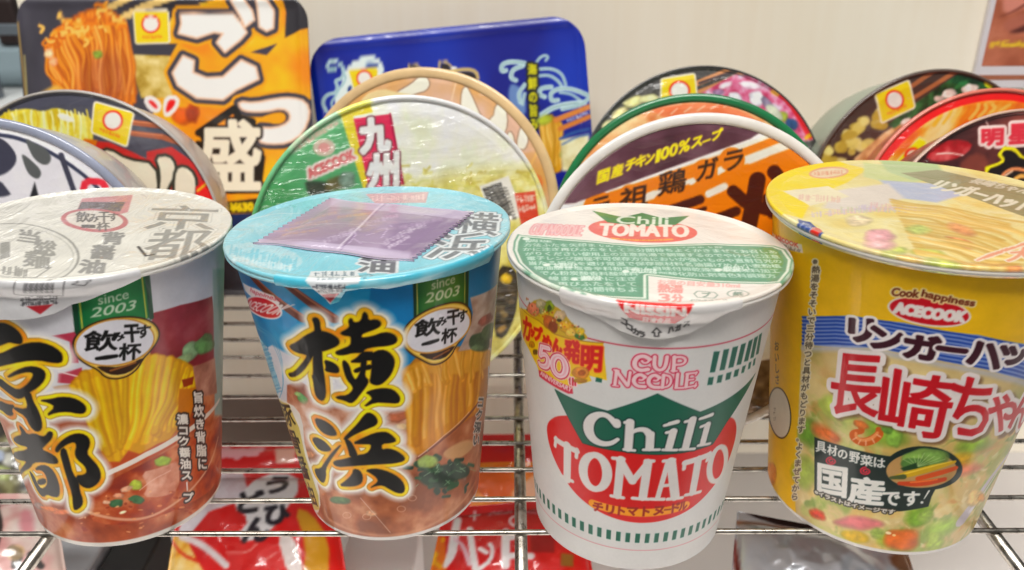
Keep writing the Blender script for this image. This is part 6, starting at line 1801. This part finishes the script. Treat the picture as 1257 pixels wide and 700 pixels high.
# ---------------------------------------------------------------- goods on the level below, seen through the wires
def pouch(name, fr, L, pr, thick, mat, label, cat, gain=1.2, group=None, seed=1, n=90, m_=90, zig=.0, crease=.12):
    U, V_ = np.meshgrid(np.linspace(0, 1, n), np.linspace(0, 1, m_))
    XY = (1 - V_)[..., None] * ((1 - U)[..., None] * L[0] + U[..., None] * L[1]) + V_[..., None] * ((1 - U)[..., None] * L[3] + U[..., None] * L[2])
    if zig:
        d = zig * np.abs(((U * 40) % 1) * 2 - 1)
        XY[..., 1] += np.where(V_ > .985, d, 0) - np.where(V_ < .015, d, 0)
    pf = (np.sin(np.pi * np.clip((U - .02) / .96, 0, 1)).clip(0) * np.sin(np.pi * np.clip((V_ - .08) / .84, 0, 1)).clip(0)) ** .5
    nz = noise2(XY[..., 0], XY[..., 1], 2.6, seed, 4) - .5
    top = np.stack([XY[..., 0], XY[..., 1], thick * pf * (1 + .5 * nz) + crease * nz * (.4 + pf)], -1).reshape(-1, 3)
    bot = np.stack([XY[..., 0], XY[..., 1], -thick * .6 * pf - .04 + crease * nz * .4], -1).reshape(-1, 3)
    F = grid_faces(m_, n); k0 = len(top)
    lp = np.concatenate([np.arange(n), np.arange(1, m_) * n + n - 1, (m_ - 1) * n + np.arange(n - 2, -1, -1), np.arange(m_ - 2, 0, -1) * n])
    F2 = np.stack([np.roll(lp, -1), lp, lp + k0, np.roll(lp, -1) + k0], 1)[:, ::-1]
    C = pr.sample(XY[..., 0], XY[..., 1]).reshape(-1, 3)
    o = mesh(name, np.vstack([top, bot]), np.vstack([F, F[:, ::-1] + k0, F2]), mat, None, np.vstack([C, C]), gain=gain)
    o.matrix_world = fr.matrix()
    return tag(o, label, cat, group)


def lower():
    brd = boxm('shelf_board', (-62, 8, -19.5), (62, 56, -18), mat_plain('lower_white_board', (208, 203, 200), .5, 0, .03, 6), None, .1)
    tag(brd, 'white board of the level below, seen between the chrome wires', 'shelf board')
    mat = mat_print('glossy_packet_film', .32, .9, .10, .55, 22, None, .03, .5, 1.6)

    def pk(corners, z0, tilt, base, draw, thick, label, seed, name='snack_packet', gain=1.0, cell=.06, m=None, cat='packet', crease=.12):
        corners = np.array(corners, float)
        c = corners.mean(0)
        o, d = rays(c)
        s = (z0 - o[2]) / d[0, 2]
        O = o + s * d[0]
        a = math.radians(tilt)
        f = Frame(O, (1, 0, 0), (0, math.cos(a), math.sin(a)), (0, -math.sin(a), math.cos(a)))
        L = f.plane(corners, 0)
        p = Print(L[:, 0].min() - .5, L[:, 0].max() + .5, L[:, 1].min() - .5, L[:, 1].max() + .5, cell, base, lambda q: f.plane(q, 0), k=.036)
        draw(p)
        return pouch(name, f, L, p, thick, m or mat, label, cat, gain, 'packets on the level below', seed, crease=crease)

    def d_udon(p):
        p.fill(1.0, lambda s_, t_: ramp(noise2(s_, t_, 1.5, 5, 3), [(.3, (196, 30, 34)), (.7, (214, 52, 50))]))
        Z = (200, 520, 3.888); p.at(*Z)
        p.poly([(230, 230), (380, 232), (420, 330), (360, 400), (240, 440), (140, 560), (60, 560)], soup((206, 190, 196), (216, 206, 212), (226, 220, 226), .6, 5), 8)
        for i in range(8):
            p.stroke([(250 + i * 22, 240), (330 + i * 20, 340)], 3, (186, 150, 160), 3, 0, .7)
        p.poly([(470, 240), (640, 240), (660, 340), (620, 400), (560, 520), (420, 600), (380, 560), (440, 480), (350, 420), (400, 340)], (226, 224, 226), 6, 1)
        p.poly([(20, 540), (120, 540), (170, 640), (240, 760), (20, 760)], soup((196, 110, 40), (226, 176, 84), (232, 206, 150), .8, 7), 10, 1)
        p.stroke([(40, 560), (110, 640), (200, 680)], 16, (206, 60, 40), 8, 1); p.stroke([(100, 550), (220, 600), (330, 700)], 34, (226, 214, 214), 10, 2)
        p.poly([(640, 420), (720, 440), (800, 560), (800, 760), (680, 760), (700, 600)], (206, 150, 60), 12, 1); p.poly([(560, 540), (640, 540), (700, 760), (620, 760)], (226, 214, 210), 8, 1)
        p.stroke([(470, 600), (430, 640), (330, 640)], 5, (236, 200, 190), 3, 1); p.stroke([(560, 640), (500, 680)], 5, (236, 200, 190), 3, 1)
        K = (26, 24, 34)
        for ch, bx in (('う', (505, 600, 262, 352, -8, 6)), ('ど', (380, 490, 345, 450, -8, 6)), ('ひ', (510, 618, 420, 505, -8, 0)), ('ん', (405, 520, 480, 590, -8, 14))):
            p.chars(ch, [bx], K, bold=.075)
    pk([(195, 770), (436, 770), (404, 574), (226, 574)], -8.0, 34, (200, 40, 40), d_udon, 1.0, 'red and white noodle packet with black brush writing, under the first two cups', 3)

    def d_super(p):
        p.fill(1.0, (206, 36, 40)); p.at(200, 520, 3.888)
        p.text('Super', ((285, 172), (480, 160), (285, 122)), (232, 170, 176), .16)
        p.poly([(540, 120), (640, 116), (640, 190), (560, 196)], (226, 176, 160), 8); p.blobs([(315, 65, 24, 20, 0, (214, 40, 36))], 2, 6)
    pk([(190, 600), (420, 600), (404, 547), (206, 547)], -11.5, 50, (206, 40, 40), d_super, .8, 'plain red packet with pink letters behind the brush-lettered packet', 5)

    def d_happy(p):
        p.fill(1.0, lambda s_, t_: ramp(noise2(s_, t_, 1.5, 6, 3), [(.3, (190, 26, 36)), (.7, (206, 44, 50))])); p.at(500, 520, 3.889)
        p.poly([(70, 540), (180, 540), (190, 700), (190, 800), (60, 800)], (222, 116, 28), 5)
        for i in range(14):
            r = random.Random(i + 3); p.ell((r.uniform(95, 175), r.uniform(560, 720)), 9, 12, (232, 176, 60), 0, 4)
        W_ = (232, 226, 226)
        p.stroke([(240, 470), (225, 560), (215, 640), (185, 690)], [44, 50, 52, 30], W_, 3, 2); p.stroke([(225, 560), (270, 600), (300, 690)], [14, 20, 26], (226, 190, 200), 3, 1); p.stroke([(300, 520), (315, 640), (330, 720)], 36, W_, 3, 1)
        p.stroke([(350, 620), (380, 640)], 24, W_, 3); p.stroke([(395, 600), (410, 620), (400, 680), (350, 715)], 22, W_, 3, 1)
        p.stroke([(470, 540), (470, 700)], 46, W_, 3); p.stroke([(470, 570), (540, 560)], 34, W_, 3); p.stroke([(480, 660), (590, 660)], 34, W_, 3); p.ell((520, 480), 30, 26, W_, 0, 3, 1, 14)
        p.stroke([(300, 445), (345, 440)], 12, W_, 3); p.stroke([(322, 420), (322, 470)], 12, W_, 3)
        p.scribble((385, 435), (500, 425), 26, (220, 160, 164), 6, 4, 5); p.stroke([(545, 420), (620, 440)], 6, (226, 200, 200), 3)
        p.poly([(585, 555), (700, 545), (700, 640), (590, 640)], (150, 30, 40), 4); p.poly([(730, 640), (790, 640), (790, 700), (730, 700)], (140, 96, 50), 4)
    pk([(512, 775), (740, 775), (712, 610), (545, 624)], -7.5, 30, (196, 30, 40), d_happy, .8, 'red packet with big white katakana letters in front, below the third cup', 7)

    def d_orange(p):
        p.fill(1.0, (206, 40, 48)); p.at(500, 520, 3.889)
        p.stroke([(300, 200), (640, 196)], 12, (232, 170, 60), 3)
        p.poly([(300, 206), (640, 200), (640, 420), (300, 420)], soup((206, 100, 24), (222, 124, 44), (226, 150, 80), 1.0, 4), 4)
        p.ell((420, 290), 90, 80, (216, 104, 30), 0, 10); p.poly([(500, 330), (620, 240), (620, 420), (500, 420)], (226, 190, 170), 12, 0, .8)
    pk([(520, 640), (730, 640), (712, 532), (540, 534)], -11.5, 46, (206, 40, 48), d_orange, .8, 'red and orange packet standing behind the white katakana packet', 9)

    def d_pink(p):
        p.fill(1.0, lambda s_, t_: ramp(noise2(s_, t_, 1.4, 8, 3), [(.3, (206, 150, 146)), (.5, (222, 196, 186)), (.75, (228, 214, 206))])); p.at(0, 540, 4.377)
        for pts, w in (([(-10, 360), (20, 440), (30, 520), (20, 640)], [30, 50, 60, 40]), ([(110, 620), (140, 640), (130, 700)], [50, 60, 50]), ([(-40, 400), (10, 380)], 30), ([(200, 640), (250, 700)], 34)):
            p.stroke(pts, w, (44, 36, 34), 8, 1)
        p.poly([(90, 600), (160, 590), (180, 640), (130, 690), (80, 660)], (206, 170, 110), 12, 1, .6); p.poly([(130, 380), (200, 400), (220, 560), (140, 520)], (206, 120, 130), 30, 1, .7)
    pk([(-90, 770), (92, 770), (66, 606), (-80, 606)], -7.0, 30, (220, 190, 180), d_pink, .9, 'pale pink packet with black brush strokes at the lower left', 11, gain=.72)

    def d_dark(p):
        p.fill(1.0, lambda s_, t_: ramp(noise2(s_, t_, 1.2, 9, 3), [(.3, (40, 36, 30)), (.5, (96, 90, 60)), (.7, (150, 150, 110))])); p.at(0, 540, 4.377)
        p.blobs([(40, 190, 50, 40, 30, (150, 160, 96)), (70, 120, 30, 40, 0, (190, 190, 180)), (20, 100, 30, 30, 0, (160, 170, 190))], 3, 14)
    pk([(-110, 640), (66, 640), (50, 500), (-100, 500)], -11.5, 40, (80, 76, 60), d_dark, .7, 'dark olive packet behind the pink packet at the lower left', 13)

    foil, nt, b = nodes('silver_foil')
    b.inputs['Metallic'].default_value = .6; b.inputs['Roughness'].default_value = .25
    at = nt.nodes.new('ShaderNodeAttribute'); at.attribute_name = 'Col'; nt.links.new(at.outputs['Color'], b.inputs['Base Color'])
    bp = bump(nt, 9, .6, .004, 2, (1, 1, 1), 1.0); nt.links.new(bp.outputs[0], b.inputs['Normal'])

    def d_silver(p):
        p.fill(1.0, (216, 218, 224)); p.at(860, 560, 5)
        p.stroke([(200, 300), (400, 385), (700, 440), (1000, 520), (1300, 600)], [30, 50, 46, 40, 20], (48, 26, 22), 8, 1); p.stroke([(220, 410), (420, 430), (640, 470)], 30, (176, 120, 90), 16, 1, .8)
        p.stroke([(205, 520), (240, 900)], 26, (140, 60, 54), 12); p.poly([(1130, 620), (1300, 590), (1300, 760), (1150, 720)], (150, 104, 76), 30, 1)
    pk([(890, 790), (1150, 790), (1110, 664), (905, 628)], -6.0, 26, (200, 200, 204), d_silver, 1.2, 'crumpled silver foil bag with a brown top edge, below the yellow cup', 15, gain=.85, m=foil, crease=.35)

    fb = lambda x, y, z: (lambda o, d: o + (z - o[2]) / d[0, 2] * d[0])(*rays([(x, y)]))
    a = fb(215, 548, -17.9); b_ = fb(420, 548, -17.9)
    tag(boxm('carton', (a[0] - 1, a[1] - 1.5, -17.95), (b_[0] + 2, a[1] + 3, -12.6), mat_plain('brown_grey_card', (122, 104, 92), .6, 0, .12, 14), None, .1), 'low brown cardboard carton behind the red packets, between the first two cups', 'carton')
    a = fb(424, 672, -12.0); b_ = fb(512, 672, -12.0)
    tag(boxm('carton', (a[0], a[1] - 7, -17.9), (b_[0], a[1] + 2.5, -12.0), mat_plain('pale_grey_card', (228, 224, 222), .5, 0, .04, 14), None, .1), 'pale grey carton under the second cup, between the red packets', 'carton')
    a = fb(72, 664, -11.0); b_ = fb(132, 664, -11.0); c_ = fb(190, 664, -11.0)
    tag(boxm('grey_box', (a[0], a[1] - 8, -17.9), (b_[0] - .1, a[1] + 1.6, -11.0), mat_plain('grey_metal_tin', (170, 172, 176), .35, .1, .08, 14), None, .15), 'grey box under the first cup, beside a dark gap', 'box')
    tag(boxm('dark_gap_box', (b_[0] + .1, a[1] - 8, -17.9), (c_[0], a[1] + 1.9, -11.4), mat_plain('dark_gap_black', (20, 18, 18), .5, 0, .1, 14), None, .15), 'black box put in for the dark gap beside the grey box', 'box')  # black block added where there is only a dark gap


# ---------------------------------------------------------------- build
back()
wire_shelf()
lower()
trays()
bowls()
build_kyoto()
build_yokohama()
build_tomato()
build_champon()
